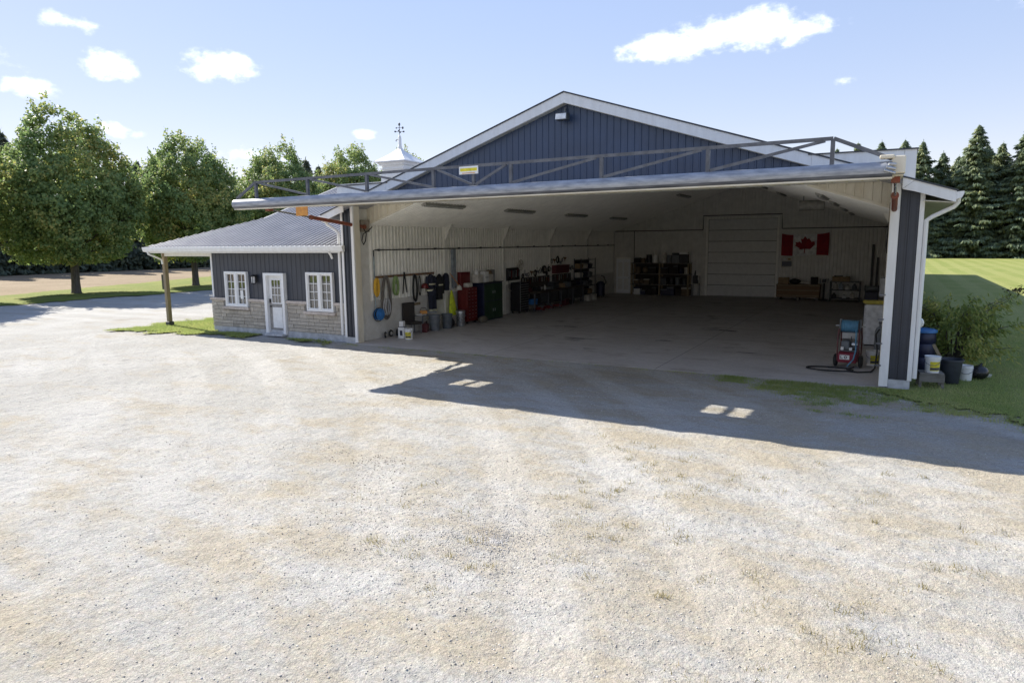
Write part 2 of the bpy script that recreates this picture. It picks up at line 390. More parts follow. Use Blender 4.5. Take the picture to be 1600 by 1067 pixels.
def np_mesh(name, v, f, m, parent=None, smooth=False):
    """fast mesh from numpy arrays; f is (n, k) with one k"""
    me = bpy.data.meshes.new(name); v = np.asarray(v, np.float32); f = np.asarray(f, np.int32); k = f.shape[1]
    me.vertices.add(len(v)); me.vertices.foreach_set('co', v.ravel())
    me.loops.add(f.size); me.loops.foreach_set('vertex_index', f.ravel())
    me.polygons.add(len(f)); me.polygons.foreach_set('loop_start', np.arange(0, f.size, k, dtype=np.int32))
    try: me.polygons.foreach_set('loop_total', np.full(len(f), k, np.int32))
    except Exception: pass
    if smooth: me.polygons.foreach_set('use_smooth', np.ones(len(f), bool))
    me.update(calc_edges=True); me.validate(); me.materials.append(m)
    if parent is False: return me
    o = bpy.data.objects.new(name, me); COL.objects.link(o)
    if parent: o.parent = parent
    return o
def copy_tree(o, parent=None):
    c = o.copy(); COL.objects.link(c); c.parent = parent
    for ch in list(o.children): copy_tree(ch, c)
    return c
def vnoise(x, y, seed=0):
    xi = np.floor(x).astype(np.int64); yi = np.floor(y).astype(np.int64); xf = x-xi; yf = y-yi
    def h(a, b):
        k = (a*374761393 + b*668265263 + seed*1442695041) & 0x7fffffff
        k = ((k ^ (k >> 13))*1274126177) & 0x7fffffff
        return ((k ^ (k >> 16)) & 0xffff)/65535.0
    sx = xf*xf*(3-2*xf); sy = yf*yf*(3-2*yf)
    return (h(xi, yi)*(1-sx)+h(xi+1, yi)*sx)*(1-sy) + (h(xi, yi+1)*(1-sx)+h(xi+1, yi+1)*sx)*sy
def fbm(x, y, f=1.0, o=4, seed=0):
    t = 0; a = 1; s = 0
    for i in range(o): t = t + a*vnoise(x*f+31.7*i, y*f+17.3*i, seed+i); s += a; a *= .5; f *= 2.03
    return t/s
# ------------------------------------------------------------------ ground and setting
def steps(*segs):
    r = []
    for a, b, st in segs: r += list(np.arange(a, b-1e-6, st))
    r.append(segs[-1][1]); return np.array(r)
def grid(name, xs, ys, zf, m, mask=None, jitter=0, smooth=True):
    X, Y = np.meshgrid(xs, ys); nx, ny = len(xs), len(ys)
    Z = zf(X, Y)
    i = np.arange(nx-1)[None, :] + nx*np.arange(ny-1)[:, None]
    f = np.stack([i, i+1, i+1+nx, i+nx], -1).reshape(-1, 4)
    if mask is not None:
        cx = (X[:-1, :-1]+X[1:, 1:])/2; cy = (Y[:-1, :-1]+Y[1:, 1:])/2
        f = f[mask(cx, cy).ravel()]
    v = np.stack([X, Y, Z], -1).reshape(-1, 3)
    if mask is not None:
        u = np.unique(f); mp_ = np.zeros(len(v), int); mp_[u] = np.arange(len(u)); v = v[u]; f = mp_[f]
        if jitter: v[:, :2] += rng.uniform(-jitter, jitter, (len(v), 2))
    return np_mesh(name, v, f, m, smooth=smooth)
gravel_m = ground_mat('pale_gravel', ((.385, .377, .354), (.445, .437, .417), (.375, .34, .278), (.305, .277, .228)), (.22, .34), fine=(62, .44), bump=.5, bscale=52, xgrad=(-6, 14, (.385, .345, .275), (.52, .51, .49)))
lawn_m = ground_mat('mown_lawn', ((.20, .24, .06), (.25, .27, .08), (.29, .28, .11)), (.25, 1.2), fine=(30, .35), bump=.5, bscale=30, stripes=(.16, .5, (.30, .31, .11)))
verge_m = ground_mat('verge_grass', ((.15, .19, .035), (.20, .22, .05), (.24, .23, .08)), (.3, 1.4), fine=(25, .3), bump=.5, bscale=20)
field_m = ground_mat('stubble_field', ((.25, .19, .125), (.30, .235, .16), (.20, .17, .09)), (.12, .6), fine=(12, .35), bump=.7, bscale=8, stripes=(.5, .35, (.20, .15, .10), 'Y'))
far_m = ground_mat('far_meadow', ((.12, .13, .045), (.16, .15, .06), (.22, .18, .10)), (.02, .06), bump=0)
floor_m = ground_mat('worn_concrete_floor', ((.47, .445, .43), (.54, .515, .50), (.36, .325, .305), (.17, .155, .15)), (.35, .8), fine=(18, .16), bump=.06, bscale=20, rough=.62, spec=.4)

def gz(x, y):
    z = -.042 + .028*(fbm(x, y, .35, 3, 5)-.5) + .030*(fbm(x*1.0, y*1.6, 1.1, 4, 9)-.5)
    z = z + .046*(fbm(x*.9+y*.3, y*1.7, 3.6, 5, 21)-.5) + .050*np.maximum(0, fbm(x, y*1.3, 8.0, 3, 33)-.60)
    rd = np.hypot(x+16, y+30); z = z + .011*np.sin(rd*3.6+2.2*fbm(x, y, .25, 2, 44))*np.clip((fbm(x, y, .16, 3, 46)-.42)*5, 0, 1)*np.clip((-.6-y)*.6, 0, 1)
    k_ = np.clip((y+.75)/.6, 0, 1)*((x > -.6) & (x < 16.4)); z = z*(1-k_) + k_*(-.005+.006*(fbm(x, y, 5, 3, 77)-.5))
    return np.clip(z, -.12, -.002)
struct(grid('ground', steps((-1500, -100, 100), (-100, 200, 30), (200, 1500, 100)), steps((-1500, -60, 90), (-60, 200, 26), (200, 1500, 100)), lambda x, y: 0*x-.16, far_m))
yard = struct(grid('gravel_yard', steps((-33, -12, .7), (-12, 21, .055), (21, 60, 2)), steps((-70, -15, 2.5), (-15, 0, .055), (0, 60, .8)), gz, gravel_m))
def lawn_mask(x, y):
    n = fbm(x, y, .9, 4, 3)-.5
    d = np.where(y > -.1, x-16.34, (x-15.75)-(-y-.35)*1.15 + 2.2*n + 1.9*(fbm(x, y, 3.2, 4, 29)-.5))
    return d > 0
lawn_z = lambda x, y: .004 + .012*(fbm(x, y, .8, 3, 4)-.5) + .03*np.clip((y-3)/20, 0, 1)*(fbm(x, y, .15, 2, 8)-.5)
struct(grid('lawn', steps((14.5, 22, .1), (22, 60, 1), (60, 200, 5)), steps((-60, -7, 2), (-7, 2, .1), (2, 30, .6), (30, 126, 2)), lawn_z, lawn_m, lawn_mask, .03))
def verge_mask(x, y):
    n = fbm(x, y, .35, 4, 13)-.5
    return (x < -29.6+1.6*n) & (x > np.minimum(-37, -36.3-.42*y)+1.2*n)
struct(grid('grass_verge', steps((-80, -52, 2), (-52, -28, .4)), steps((-60, 0, 2), (0, 40, .4), (40, 110, 2)), lambda x, y: .0+.02*(fbm(x, y, .5, 3, 6)-.5), verge_m, verge_mask, .1))
struct(grid('field', steps((-96, -34, 1.2)), steps((-80, 130, 2)), lambda x, y: -.03+.03*(fbm(x, y, .4, 3, 7)-.5), field_m))
struct(grid('far_field', steps((-40, 260, 6)), steps((124, 420, 8)), lambda x, y: -.03+0*x, field_m))
def patch_mask(x, y):
    n = fbm(x, y, 1.3, 4, 17)-.5
    a = np.minimum(np.minimum(x+11.7, -7.3-x), np.minimum(y+1.25-.12*(x+11), 3.4-y))
    b = np.minimum(np.minimum(x+8.2, -.5-x), np.minimum(y+.75, .28-y))
    return (np.maximum(a+1.5*n+.8*(fbm(x, y, 4, 3, 30)-.5), b*1.0+1.5*n-.2+.5*(fbm(x, y, 4, 3, 30)-.5)) > 0) & ~((x > -4.9) & (x < -3.3) & (y > -.75))
struct(grid('annex_grass', steps((-12.4, 0, .08)), steps((-2.6, 4.2, .08)), lambda x, y: .004+.012*(fbm(x, y, 2, 3, 4)-.5), verge_m, patch_mask, .025))
floor = struct(B().box(-.12, 15.83, -.14, 24.8, -.3, 0).build('concrete_floor', floor_m))
b = B()
for yj in (6.1, 12.2, 18.3): b.box(.05, 15.7, yj-.006, yj+.006, -.02, .0015)
for xj in (5.2, 10.5): b.box(xj-.006, xj+.006, -.13, 24.7, -.02, .0015)
b.build('saw_cut', mat('saw_cut_joint', (.05, .05, .05), .9), floor)

oil = mat('oil_stain', (.045, .042, .04), .45, var=.3, scale=9)
for (x, y, a_, c_) in ((9.2, 5.0, .26, .11), (6.4, 4.3, .55, .10), (7.6, 2.3, .22, .06), (4.6, 7.2, .5, .12), (10.4, 8.5, .6, .15), (12.2, 3.6, .3, .07)):
    vs = [(x, y, .0022)]
    for k in range(28):
        t_ = 2*math.pi*k/28; w_ = 1+.35*math.sin(3*t_+x)+.22*math.sin(7*t_+y)+random.uniform(-.12, .12); vs.append((x+a_*w_*math.cos(t_), y+c_*w_*math.sin(t_), .0022))
    B().add(vs, [(0, 1+k, 1+(k+1) % 28) for k in range(28)]).build('oil_stain', oil, floor)

# ------------------------------------------------------------------ main hangar
CX, HS = 7.89, .33
RZ = lambda x: 7.29-HS*abs(x-CX)                 # top of roof edge
CEIL = lambda x: 4.0+HS*(8.0-abs(x-CX))-.003
H = thing('hangar', 'large slate blue steel hangar with white trim and its wide door swung open', 'building')
YB = 58.0
# shell
b = B().box(-.43, -.13, .9, YB, 0, 4.35).box(-.43, -.13, .03, .9, 0, 4.56); b.build('wall', siding, H)
b = B().box(15.83, 16.3, .9, YB, 0, 4.35).box(15.83, 16.3, .03, .9, 0, 4.56); b.build('wall', siding, H)
B().prism([(-.43, 0), (16.3, 0), (16.3, 4.3), (CX, 7.0), (-.43, 4.3)], 1, YB-.2, YB).build('wall', siding, H)
B().prism([(.05, 4.66), (.05, 4.70), (CX, 7.2), (15.73, 4.70), (15.73, 4.66)], 1, .03, .86).build('header_wall', white_in, H)
for sgn in (-1, 1):
    f = lambda d, z: (CX+sgn*d, z)
    B().prism([f(0, 7.285), f(9.0, 7.285-HS*9), f(9.0, 7.285-HS*9-.13), f(0, 7.155)], 1, -.195, YB+.3).build('roof', roofm, H)
    B().prism([f(0, 7.32), f(9.03, 7.32-HS*9.03), f(9.03, 7.287-HS*9.03), f(0, 7.287)], 1, -.26, YB+.3).build('roof_edge', darktrim, H)
    # raised box above the door header
    B().prism([f(8.23, 4.50), f(8.23, 5.215), f(6.1, 5.235), f(6.1, 5.2)], 1, -.19, 2.6).build('header_box', siding, H)
    B().prism([f(8.255, 5.217), f(8.255, 5.245), f(6.1, 5.262), f(6.1, 5.237)], 1, -.265, 2.65).build('header_cap', darktrim, H)
    # white fascia boards
    F = lambda poly, y0=-.235: B().prism(poly, 1, y0, -.2).build('fascia', white, H, bevel=.004)
    F([f(0, 7.284), f(6.17, 7.284-HS*6.17), f(6.17, 4.99), f(0, 7.02)])
    F([f(6.174, 5.246), f(8.00, 5.236), f(8.00, 4.99), f(6.174, 4.99)])
    F([f(8.004, 5.236), f(8.23, 5.235), f(8.23, 4.572), f(8.004, 4.40)])
    F([f(8.234, 4.57), f(9.0, 4.317), f(9.0, 4.085), f(8.234, 4.34), f(8.006, 4.396)], -.232)
    # soffits: under the rake and under the eave
    B().prism([f(0, 7.03), f(6.2, 7.03-HS*6.2), f(6.2, 7.015-HS*6.2), f(0, 7.015)], 1, -.199, .0).build('soffit', cream, H)
    B().prism([f(8.42, 4.15), f(8.98, 4.09), f(8.98, 4.075), f(8.42, 4.135)], 1, -.198, YB).build('soffit', cream, H)
    # eave gutter and its downspout
    gx = CX+sgn*9.0
    B().prism([(gx, 4.30), (gx+sgn*.13, 4.31), (gx+sgn*.13, 4.25), (gx+sgn*.09, 4.17), (gx, 4.15)], 1, -.24, YB).build('gutter', white, H)
    wx = CX+sgn*8.50
    B().tube([(gx+sgn*.05, .02, 4.2), (gx+sgn*.05, .02, 4.09), (gx-sgn*.02, .02, 4.0), (wx+sgn*.1, .02, 3.80), (wx, .02, 3.72), (wx, .02, 3.55), (wx, .02, .25)], .048, 8).build('downspout', white, H, smooth=True)
# ribbed front siding: gable and the two narrow strips beside the opening
b = B(); b.ribs(.3, 15.5, .19, lambda u: 4.7, lambda u: 7.04-HS*abs(u-CX), lambda u, w, o: (u, .01-o, w), .02, extra=(CX,), rw=.03); b.build('siding', siding, H)
for x0, x1 in ((-.37, -.01), (15.88, 16.25)):
    sd_ = B().box(x0, x1, .0, .03, .2, 4.45).build('siding', siding_a, H)  # charcoal stands in for dark reflections on these siding strips
    for q in (.10, .42, .54, .92): B().bar((x0+(x1-x0)*q, -.014, .2), (x0+(x1-x0)*q, -.014, 4.40), .022, .03, up=(0, 1, 0)).build('rib', siding_a, sd_)
for x0, x1 in ((-.46, -.37), (16.25, 16.34)):
    B().box(x0, x1, -.025, .12, .19, 4.42).build('corner_trim', white, H, bevel=.004)
for x0, x1, xi in ((-.01, .10, .10), (15.70, 15.88, 15.70)):
    B().box(x0, x1, -.03, .03, .02, 4.6).build('jamb_trim', white, H, bevel=.004)
B().box(.02, .10, .032, .30, .0, 4.6).build('jamb', cream, H, bevel=.006)
B().box(15.69, 15.78, .032, .30, .0, 4.6).build('jamb', cream, H, bevel=.006)
for x0, x1 in ((-.44, -.012), (15.885, 16.31)):
    B().box(x0, x1, -.015, .03, -.1, .195).build('foundation', concrete, H)
# interior lining
b = B().box(-.129, -.09, .3, .9, 0, 4.62); b.build('plain_liner', liner_low, H)
B().box(15.79, 15.829, .3, .9, 0, 4.62).build('plain_liner', liner_low, H)
b = B(); b.ribs(.9, 24.74, .19, lambda u: 1.36, lambda u: 4.02, lambda u, w, o: (-.128+o, u, w), .052, rw=.042); b.build('wall_liner', white_in, H)
b = B(); b.ribs(.9, 24.74, .19, lambda u: 1.36, lambda u: 4.02, lambda u, w, o: (15.825-o, u, w), .04, rw=.05); b.build('wall_liner', white_in, H)
for xa, xb_ in ((-.128, -.098), (15.80, 15.828)):
    k = 0
    for y0 in (.9, 3.34, 5.78, 8.22, 10.66, 13.1, 15.54, 17.98, 20.42, 22.86):
        B().box(xa, xb_, y0+.003, min(y0+2.437, 24.74), .0, 1.36).build('liner_board', liner_low, H)
for sgn in (-1, 1):
    xw = CX+sgn*8.0
    b = B(); b.ribs(.9, 24.74, .19, lambda u: 0, lambda u: 8.0, lambda u, w, o: (CX+sgn*w, u, CEIL(CX+sgn*w)-o), .045, rw=.042); b.build('ceiling', white_in, H)
    # triangular infill between the ceiling and the door header
    xs_ = sorted((xw, CX+sgn*5.9))
    b = B(); b.ribs(xs_[0], xs_[1], .19, lambda u: CEIL(u), lambda u: 4.66, lambda u, w, o: (u, .90-o, w), .018); b.build('infill_panel', cream, H)
    a0 = Vector((xw, .885, CEIL(xw)+.0)); a1 = Vector((CX+sgn*6.0, .885, CEIL(CX+sgn*6.0)))
    B().bar(a0, a1, .03, .06).build('infill_trim', cream, H)
    for yp in (5.5, 10.25, 15.2, 20.1):
        xa = xw+(-sgn)*.015
        B().box(xa, xa-sgn*.075, yp-.11, yp+.11, 0, 3.98).build('wall_post', white_in, H)
        B().prism([(xa-sgn*.076, 3.45), (xa-sgn*.40, CEIL(xw-sgn*.40)-.02), (xa-sgn*.076, CEIL(xw)-.03)], 1, yp-.05, yp+.05).build('knee_bracket', white_in, H)
# back wall of the bay with its doorway
DX0, DX1, DZ = 5.95, 9.87, 4.6
for (u0, u1, lo) in ((-.1, DX0, 0), (DX0, DX1, DZ), (DX1, 15.82, 0)):
    b = B(); b.ribs(u0, u1, .19, lambda u: lo, lambda u: CEIL(u)+.03, lambda u, w, o: (u, 24.74-o, w), .04, extra=(CX,), rw=.05); b.build('back_wall_liner', mat('back_liner_steel', (.68, .67, .63), .45, var=.05, scale=2.5), H)
B().prism([(-.12, 0), (15.82, 0), (15.82, 4.3), (CX, 7.0), (-.12, 4.3)], 1, 24.86, 24.95).build('wall', white_in, H)
od = B().box(DX0, DX1, 24.81, 24.84, 0, DZ).build('overhead_door', darkgrey, H)
n = 7
for i in range(n):
    z0 = i*DZ/n; B().box(DX0+.02, DX1-.02, 24.765, 24.80, z0+.016, z0+DZ/n-.012).build('door_panel', mat('door_panel_white', (.66, .66, .65), .45, var=.04), od, bevel=.008)
B().box(DX0-.12, DX0, 24.70, 24.80, 0, DZ+.13).build('door_casing', white_in, H); B().box(DX1, DX1+.12, 24.70, 24.80, 0, DZ+.13).build('door_casing', white_in, H)
B().box(DX0, DX1, 24.70, 24.80, DZ, DZ+.13).build('door_casing', white_in, H)
md = B().box(.1, 1.06, 24.66, 24.71, .02, 2.22).build('side_door', mat('cool_white_door', (.86, .88, .90), .4, var=.02), H, bevel=.006)
for (x0, x1, z0, z1) in ((.22, .52, .25, .95), (.64, .94, .25, .95), (.22, .52, 1.1, 2.0), (.64, .94, 1.1, 2.0)): B().box(x0, x1, 24.652, 24.66, z0, z1).build('door_panel', whitep, md, bevel=.004)
B().ball((.97, 24.62, 1.0), .035).build('door_knob', metal_shiny, md, smooth=True)
for x0, x1 in ((.0, .1), (1.06, 1.16)): B().box(x0, x1, 24.64, 24.71, 0, 2.32).build('door_casing', liner_low, H)
B().box(.1, 1.06, 24.64, 24.71, 2.225, 2.32).build('door_casing', white_in, H)

# ---- the big door, swung up
DXL, DXR = -.32, 15.88
zb = lambda y: 4.37+(y+4.2)*(.235/3.95); 
door = thing('swing_door', '', ''); 
for k in ('label', 'category'): del door[k]
door.parent = H
wins = ((.70, 1.68), (6.82, 7.80), (12.95, 13.93)); WY0, WY1 = -2.95, -2.15
segs = [(DXL, DXR, -4.2, WY0), (DXL, DXR, WY1, -.26)]
xx = DXL
for (a, c) in wins: segs.append((xx, a, WY0, WY1)); xx = c
segs.append((xx, DXR, WY0, WY1))
bl, bs = B(), B()
for (x0, x1, y0, y1) in segs:
    bl.prism([(y0, zb(y0)), (y1, zb(y1)), (y1, zb(y1)+.02), (y0, zb(y0)+.02)], 0, x0, x1)
    bs.prism([(y0, zb(y0)+.022), (y1, zb(y1)+.022), (y1, zb(y1)+.06), (y0, zb(y0)+.06)], 0, x0, x1)
bl.build('inner_liner', cream, door); bs.build('outer_skin', siding, door)
b = B()
xr = DXL+.15
while xr < DXR-.1: 
    for (ya, yb_) in ((-4.15, WY0-.02), (WY1+.02, -.3)): b.bar((xr, ya, zb(ya)-.008), (xr, yb_, zb(yb_)-.008), .03, .016)
    xr += .3
b.build('liner_rib', cream, door)
for (a, c) in wins:
    w = B()
    for (x0, x1, y0, y1) in ((a, c, WY0, WY0+.03), (a, c, WY1-.03, WY1), (a, a+.03, WY0+.03, WY1-.03), (c-.03, c, WY0+.03, WY1-.03), ((a+c)/2-.035, (a+c)/2+.035, WY0+.03, WY1-.03)):
        w.prism([(y0, zb(y0)-.012), (y1, zb(y1)-.012), (y1, zb(y1)+.072), (y0, zb(y0)+.072)], 0, x0, x1)
    w.build('window_frame', white, door)
    for (x0, x1) in ((a+.03, (a+c)/2-.035), ((a+c)/2+.035, c-.03)):
        B().add([(x0, WY0+.03, zb(WY0+.03)+.03), (x1, WY0+.03, zb(WY0+.03)+.03), (x1, WY1-.03, zb(WY1-.03)+.03), (x0, WY1-.03, zb(WY1-.03)+.03)], [(0, 1, 2, 3)]).build('window_pane', clear, door)
prof = []
for t in range(-100, 101, 20):
    a = math.radians(t); prof.append((-4.27-.14*math.cos(a), 4.475+.128*math.sin(a)))
prof = [(-4.16, 4.352)] + prof + [(-4.16, 4.60)]
eb = B().prism(prof, 0, DXL, DXR-.16).build('edge_beam', galv, door, smooth=True)
B().box(DXL, DXR-.16, -4.33, -4.16, 4.322, 4.348).build('edge_seal', cream, door)
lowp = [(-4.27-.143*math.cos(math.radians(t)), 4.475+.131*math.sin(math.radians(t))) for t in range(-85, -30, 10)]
B().prism(lowp + [(q[0]+.004, q[1]+.002) for q in lowp[::-1]], 0, DXL+.002, DXR-.162).build('edge_dark_strip', mat('dark_galvanised', (.17, .18, .21), .5, metal=.3, scale=2.5, col2=(.07, .075, .09), stretch=(.6, 1, 3)), door, smooth=True)  # darker galvanised band along the lower curve of the beam
ZT = 5.04; YT = -4.24
B().bar((.51, YT, ZT), (14.80, YT, ZT), .06, .06).build('top_chord', steel_dk, door)
B().bar((DXL+.03, YT, 4.63), (.50, YT, ZT), .06, .06).build('end_chord', steel_dk, door); B().bar((15.70, YT, 4.64), (14.81, YT, ZT), .06, .06).build('end_chord', steel_dk, door)
VX = (.51, 2.45, 4.45, 6.45, 7.55, 8.5, 10.59, 12.7, 14.8)
for x in VX: B().box(x-.034, x+.034, YT-.034, YT+.034, 4.58, ZT-.03).build('truss_post', steel_dk, door)
for i in range(4):
    B().bar((VX[i]+.12, YT, ZT-.03), (VX[i+1]-.04, YT, 4.63), .05, .05).build('truss_brace', steel_dk, door)
for i in range(4, 8):
    B().bar((VX[i]+.04, YT, 4.63), (VX[i+1]-.12, YT, ZT-.03), .05, .05).build('truss_brace', steel_dk, door)
pc = B().box(7.20, 7.70, -4.300, -4.288, 4.86, 5.03).build('placard', whitep, door)
B().box(7.23, 7.67, -4.3035, -4.3005, 4.925, 4.99).build('placard_band', label_y, door); B().box(7.28, 7.62, -4.3035, -4.3005, 4.875, 4.89).build('placard_band', orange_plate, door)
B().box(2.05, 2.47, -4.31, -4.295, 4.09, 4.36).build('orange_plate', orange_plate, door)
b = B().box(15.70, 15.90, -4.36, -4.08, 4.40, 4.68).box(15.52, 15.74, -4.40, -4.2, 4.64, 4.70); b.build('end_bracket', cream, door, bevel=.02)
b = B()
for k in range(3): b.cyl((15.6+.03*k, -4.44, 4.45+.05*k), (15.76, -4.40, 4.40+.07*k), .022, n=8)
b.build('hinge_pin', metal_shiny, door, smooth=True)
for xc in (.03, 15.77):
    p0 = Vector((xc, .55, 3.92)); p1 = Vector((xc, -3.40, 4.35)); pm = p0.lerp(p1, .60)
    B().cyl(p0, pm, .058, n=14).build('ram_barrel', rust, H, smooth=True)
    B().cyl(pm, p1, .026, n=10).build('ram_rod', chrome, H, smooth=True)
    b = B().cyl(p0+Vector((-.09, 0, 0)), p0+Vector((.09, 0, 0)), .075, n=12).cyl(pm-(p1-p0).normalized()*.05, pm+(p1-p0).normalized()*.03, .072, n=14); b.build('ram_gland', rust, H, smooth=True)
    B().box(xc-.07, xc+.07, -3.5, -3.32, 4.31, 4.43).build('ram_lug', rust, H, bevel=.01)
    s = 1 if xc < 5 else -1
    B().box(xc-.1, xc+.02 if s > 0 else xc+.1, .45, .85, 3.75, 4.15).build('ram_mount', mat('dirty_mount', (.30, .26, .21), .8), H)
B().tube([(.09, .5, 3.86), (.1, .62, 3.7), (.1, .56, 3.45), (.1, .46, 3.32), (.1, .38, 3.45), (.1, .46, 3.68), (.1, .72, 3.78), (.08, .95, 3.93)], .018, 8).build('hydraulic_hose', rubber, H, smooth=True)
B().tube([(15.7, .5, 3.86), (15.68, .7, 3.6), (15.66, .8, 3.2), (15.68, .9, 3.0), (15.7, .8, 3.3), (15.72, 1.0, 3.8)], .018, 8).build('hydraulic_hose', rubber, H, smooth=True)
b = B()
for zz in (1.55, 1.0, .5, 2.1): b.bar((15.60, -.04, zz), (15.72, -.035, zz), .03, .03)
b.build('latch_pin', steel_dk, H)
# gable floodlight
fl = B().box(7.70, 8.02, -.34, -.12, 6.56, 6.76).build('floodlight', darkgrey, H, bevel=.02)
B().prism([(-.36, 6.72), (-.40, 6.58), (-.345, 6.575), (-.345, 6.73)], 0, 7.71, 8.01).build('lens', lampglass, fl)
B().bar((7.86, -.12, 6.76), (7.86, -.06, 6.93), .04, .04).build('bracket', greyp, fl)

# ------------------------------------------------------------------ office annex
A = thing('office_annex', 'charcoal office wing with grey ribbed roof, stone skirt and white windows', 'building')
AY = .30; EZ = 3.30; PS = .353
pz = lambda y: EZ+PS*(y+.1)
RIDGE = 8.0
B().box(-7.58, -.47, AY+.03, 15.7, 0, 3.1).build('wall', siding_a, A)
B().prism([(.34, 3.1), (8, pz(8)-.2), (15.7, 3.1)], 0, -7.58, -7.45).build('gable_wall', siding_a, A)
b = B(); b.ribs(-7.58, -.47, .23, lambda u: 1.32, lambda u: 3.10, lambda u, w, o: (u, AY-.002-o, w), .016, rw=.03); b.build('siding', siding_a, A)
B().box(-7.66, -7.58, AY-.03, AY+.1, 1.33, 3.08).build('corner_trim', white, A)
B().box(-7.66, -.47, AY-.06, AY+.03, -.1, .20).build('foundation', concrete, A)
B().box(-7.60, -.47, AY-.035, AY+.03, .2, 1.22).build('mortar_bed', mortar, A)
OPEN = ((-6.97, -5.48, .90), (-4.62, -3.48, 0), (-2.60, -1.07, .88))     # gaps in the stone: x0, x1, from z
z = .205; k = 0
while z < 1.2:
    h = random.choice((.10, .125, .125, .155)); h = min(h, 1.215-z)
    if 1.215-z-h < .05: h = 1.215-z
    x = -7.68 + (0 if k % 2 else -.0)
    while x < -.48:
        w = random.uniform(.28, .72); x1 = min(x+w, -.475)
        if -.475-x1 < .12: x1 = -.475
        cut = [(x, x1)]
        for (a, c, zz) in OPEN:
            if z+h > zz+.01:
                nc = []
                for (p, q) in cut:
                    if q <= a or p >= c: nc.append((p, q))
                    else:
                        if p < a-.05: nc.append((p, a))
                        if q > c+.05: nc.append((c, q))
                cut = nc
        for (p, q) in cut:
            pr = random.uniform(.065, .09); B().box(p+.005, q-.005, AY-pr, AY-.03, z+.005, z+h-.005).build('stone', stone, A, bevel=.008)
        x = x1
    z += h; k += 1
for (x0, x1) in ((-7.74, -6.79), (-5.52, -4.60), (-3.50, -2.45), (-1.14, -.475)):
    B().box(x0, x1, AY-.115, AY+.0, 1.218, 1.325).build('stone_cap', sillm, A, bevel=.008)
for (x0, x1, z1) in ((-6.97, -5.48, 1.0), (-2.60, -1.07, .975)):
    B().box(x0, x1, AY-.16, AY-.02, z1-.105, z1).build('stone_sill', sillm, A, bevel=.008)
def casement(x0, x1, z0, z1, note=False):
    fr = B()
    for (a, c, e, g_) in ((x0, x1, z0, z0+.07), (x0, x1, z1-.07, z1), (x0, x0+.075, z0+.07, z1-.07), (x1-.075, x1, z0+.07, z1-.07), ((x0+x1)/2-.06, (x0+x1)/2+.06, z0+.07, z1-.07)):
        fr.box(a, c, AY-.13, AY-.0, e, g_)
    w = fr.build('window', white, A, bevel=.006)
    xm = (x0+x1)/2
    for (a, c) in ((x0+.075, xm-.06), (xm+.06, x1-.075)):
        s_ = B()
        for (p, q, e, g_) in ((a, c, z0+.07, z0+.11), (a, c, z1-.11, z1-.07), (a, a+.04, z0+.11, z1-.11), (c-.04, c, z0+.11, z1-.11)): s_.box(p, q, AY-.10, AY-.02, e, g_)
        s_.build('sash', white, w)
        gx0, gx1, gz0, gz1 = a+.04, c-.04, z0+.11, z1-.11
        for i in range(2):
            for j in range(4):
                B().box(gx0+(gx1-gx0)*i/2, gx0+(gx1-gx0)*(i+1)/2, AY-.05, AY-.044+.002*random.random(), gz0+(gz1-gz0)*j/4, gz0+(gz1-gz0)*(j+1)/4).build('pane', glass, w)
        mu = B().box((gx0+gx1)/2-.011, (gx0+gx1)/2+.011, AY-.072, AY-.052, gz0, gz1)
        for j in (1, 2, 3): mu.box(gx0, gx1, AY-.0725, AY-.0515, gz0+(gz1-gz0)*j/4-.011, gz0+(gz1-gz0)*j/4+.011)
        mu.build('muntin', white, w)
    if note: B().box(xm+.20, xm+.36, AY-.078, AY-.075, z0+.30, z0+.62).build('paper_note', whitep, w)
casement(-6.79, -5.54, 1.01, 2.35, True)
casement(-2.43, -1.15, .99, 2.37)
fr = B().box(-4.58, -4.44, AY-.16, AY, .06, 2.32).box(-3.64, -3.52, AY-.16, AY, .06, 2.32).box(-4.44, -3.64, AY-.16, AY, 2.22, 2.32)
fr.build('door_casing', white, A, bevel=.005)
dr = B().box(-4.43, -3.65, AY-.03, AY+.01, .10, 2.21).build('entry_door', whitep, A)
gx0, gx1, gz0, gz1 = -4.27, -3.81, 1.22, 2.06
lt = B()
for (p, q, e, g_) in ((gx0-.04, gx1+.04, gz0-.04, gz0), (gx0-.04, gx1+.04, gz1, gz1+.04), (gx0-.04, gx0, gz0, gz1), (gx1, gx1+.04, gz0, gz1)): lt.box(p, q, AY-.05, AY-.031, e, g_)
for j in (1, 2):
    lt.box(gx0+(gx1-gx0)*j/3-.01, gx0+(gx1-gx0)*j/3+.01, AY-.048, AY-.035, gz0, gz1); lt.box(gx0, gx1, AY-.0485, AY-.0355, gz0+(gz1-gz0)*j/3-.01, gz0+(gz1-gz0)*j/3+.01)
lt.build('muntin', white, dr)
for i in range(3):
    for j in range(3): B().box(gx0+(gx1-gx0)*i/3, gx0+(gx1-gx0)*(i+1)/3, AY-.036, AY-.0305, gz0+(gz1-gz0)*j/3, gz0+(gz1-gz0)*(j+1)/3).build('pane', glass, dr)
B().box(gx0-.02, gx1+.02, AY-.042, AY-.03, .28, 1.05).build('door_panel', whitep, dr, bevel=.01)
b = B().box(-4.40, -4.34, AY-.075, AY-.03, 1.22, 1.36).cyl((-4.37, AY-.03, 1.08), (-4.37, AY-.07, 1.08), .03, n=12).bar((-4.37, AY-.065, 1.08), (-4.27, AY-.065, 1.08), .018, .018); b.build('lockset', black, dr)
B().box(-4.5, -3.58, AY-.30, AY-.03, .0, .095).build('door_sill', concrete, A, bevel=.01)
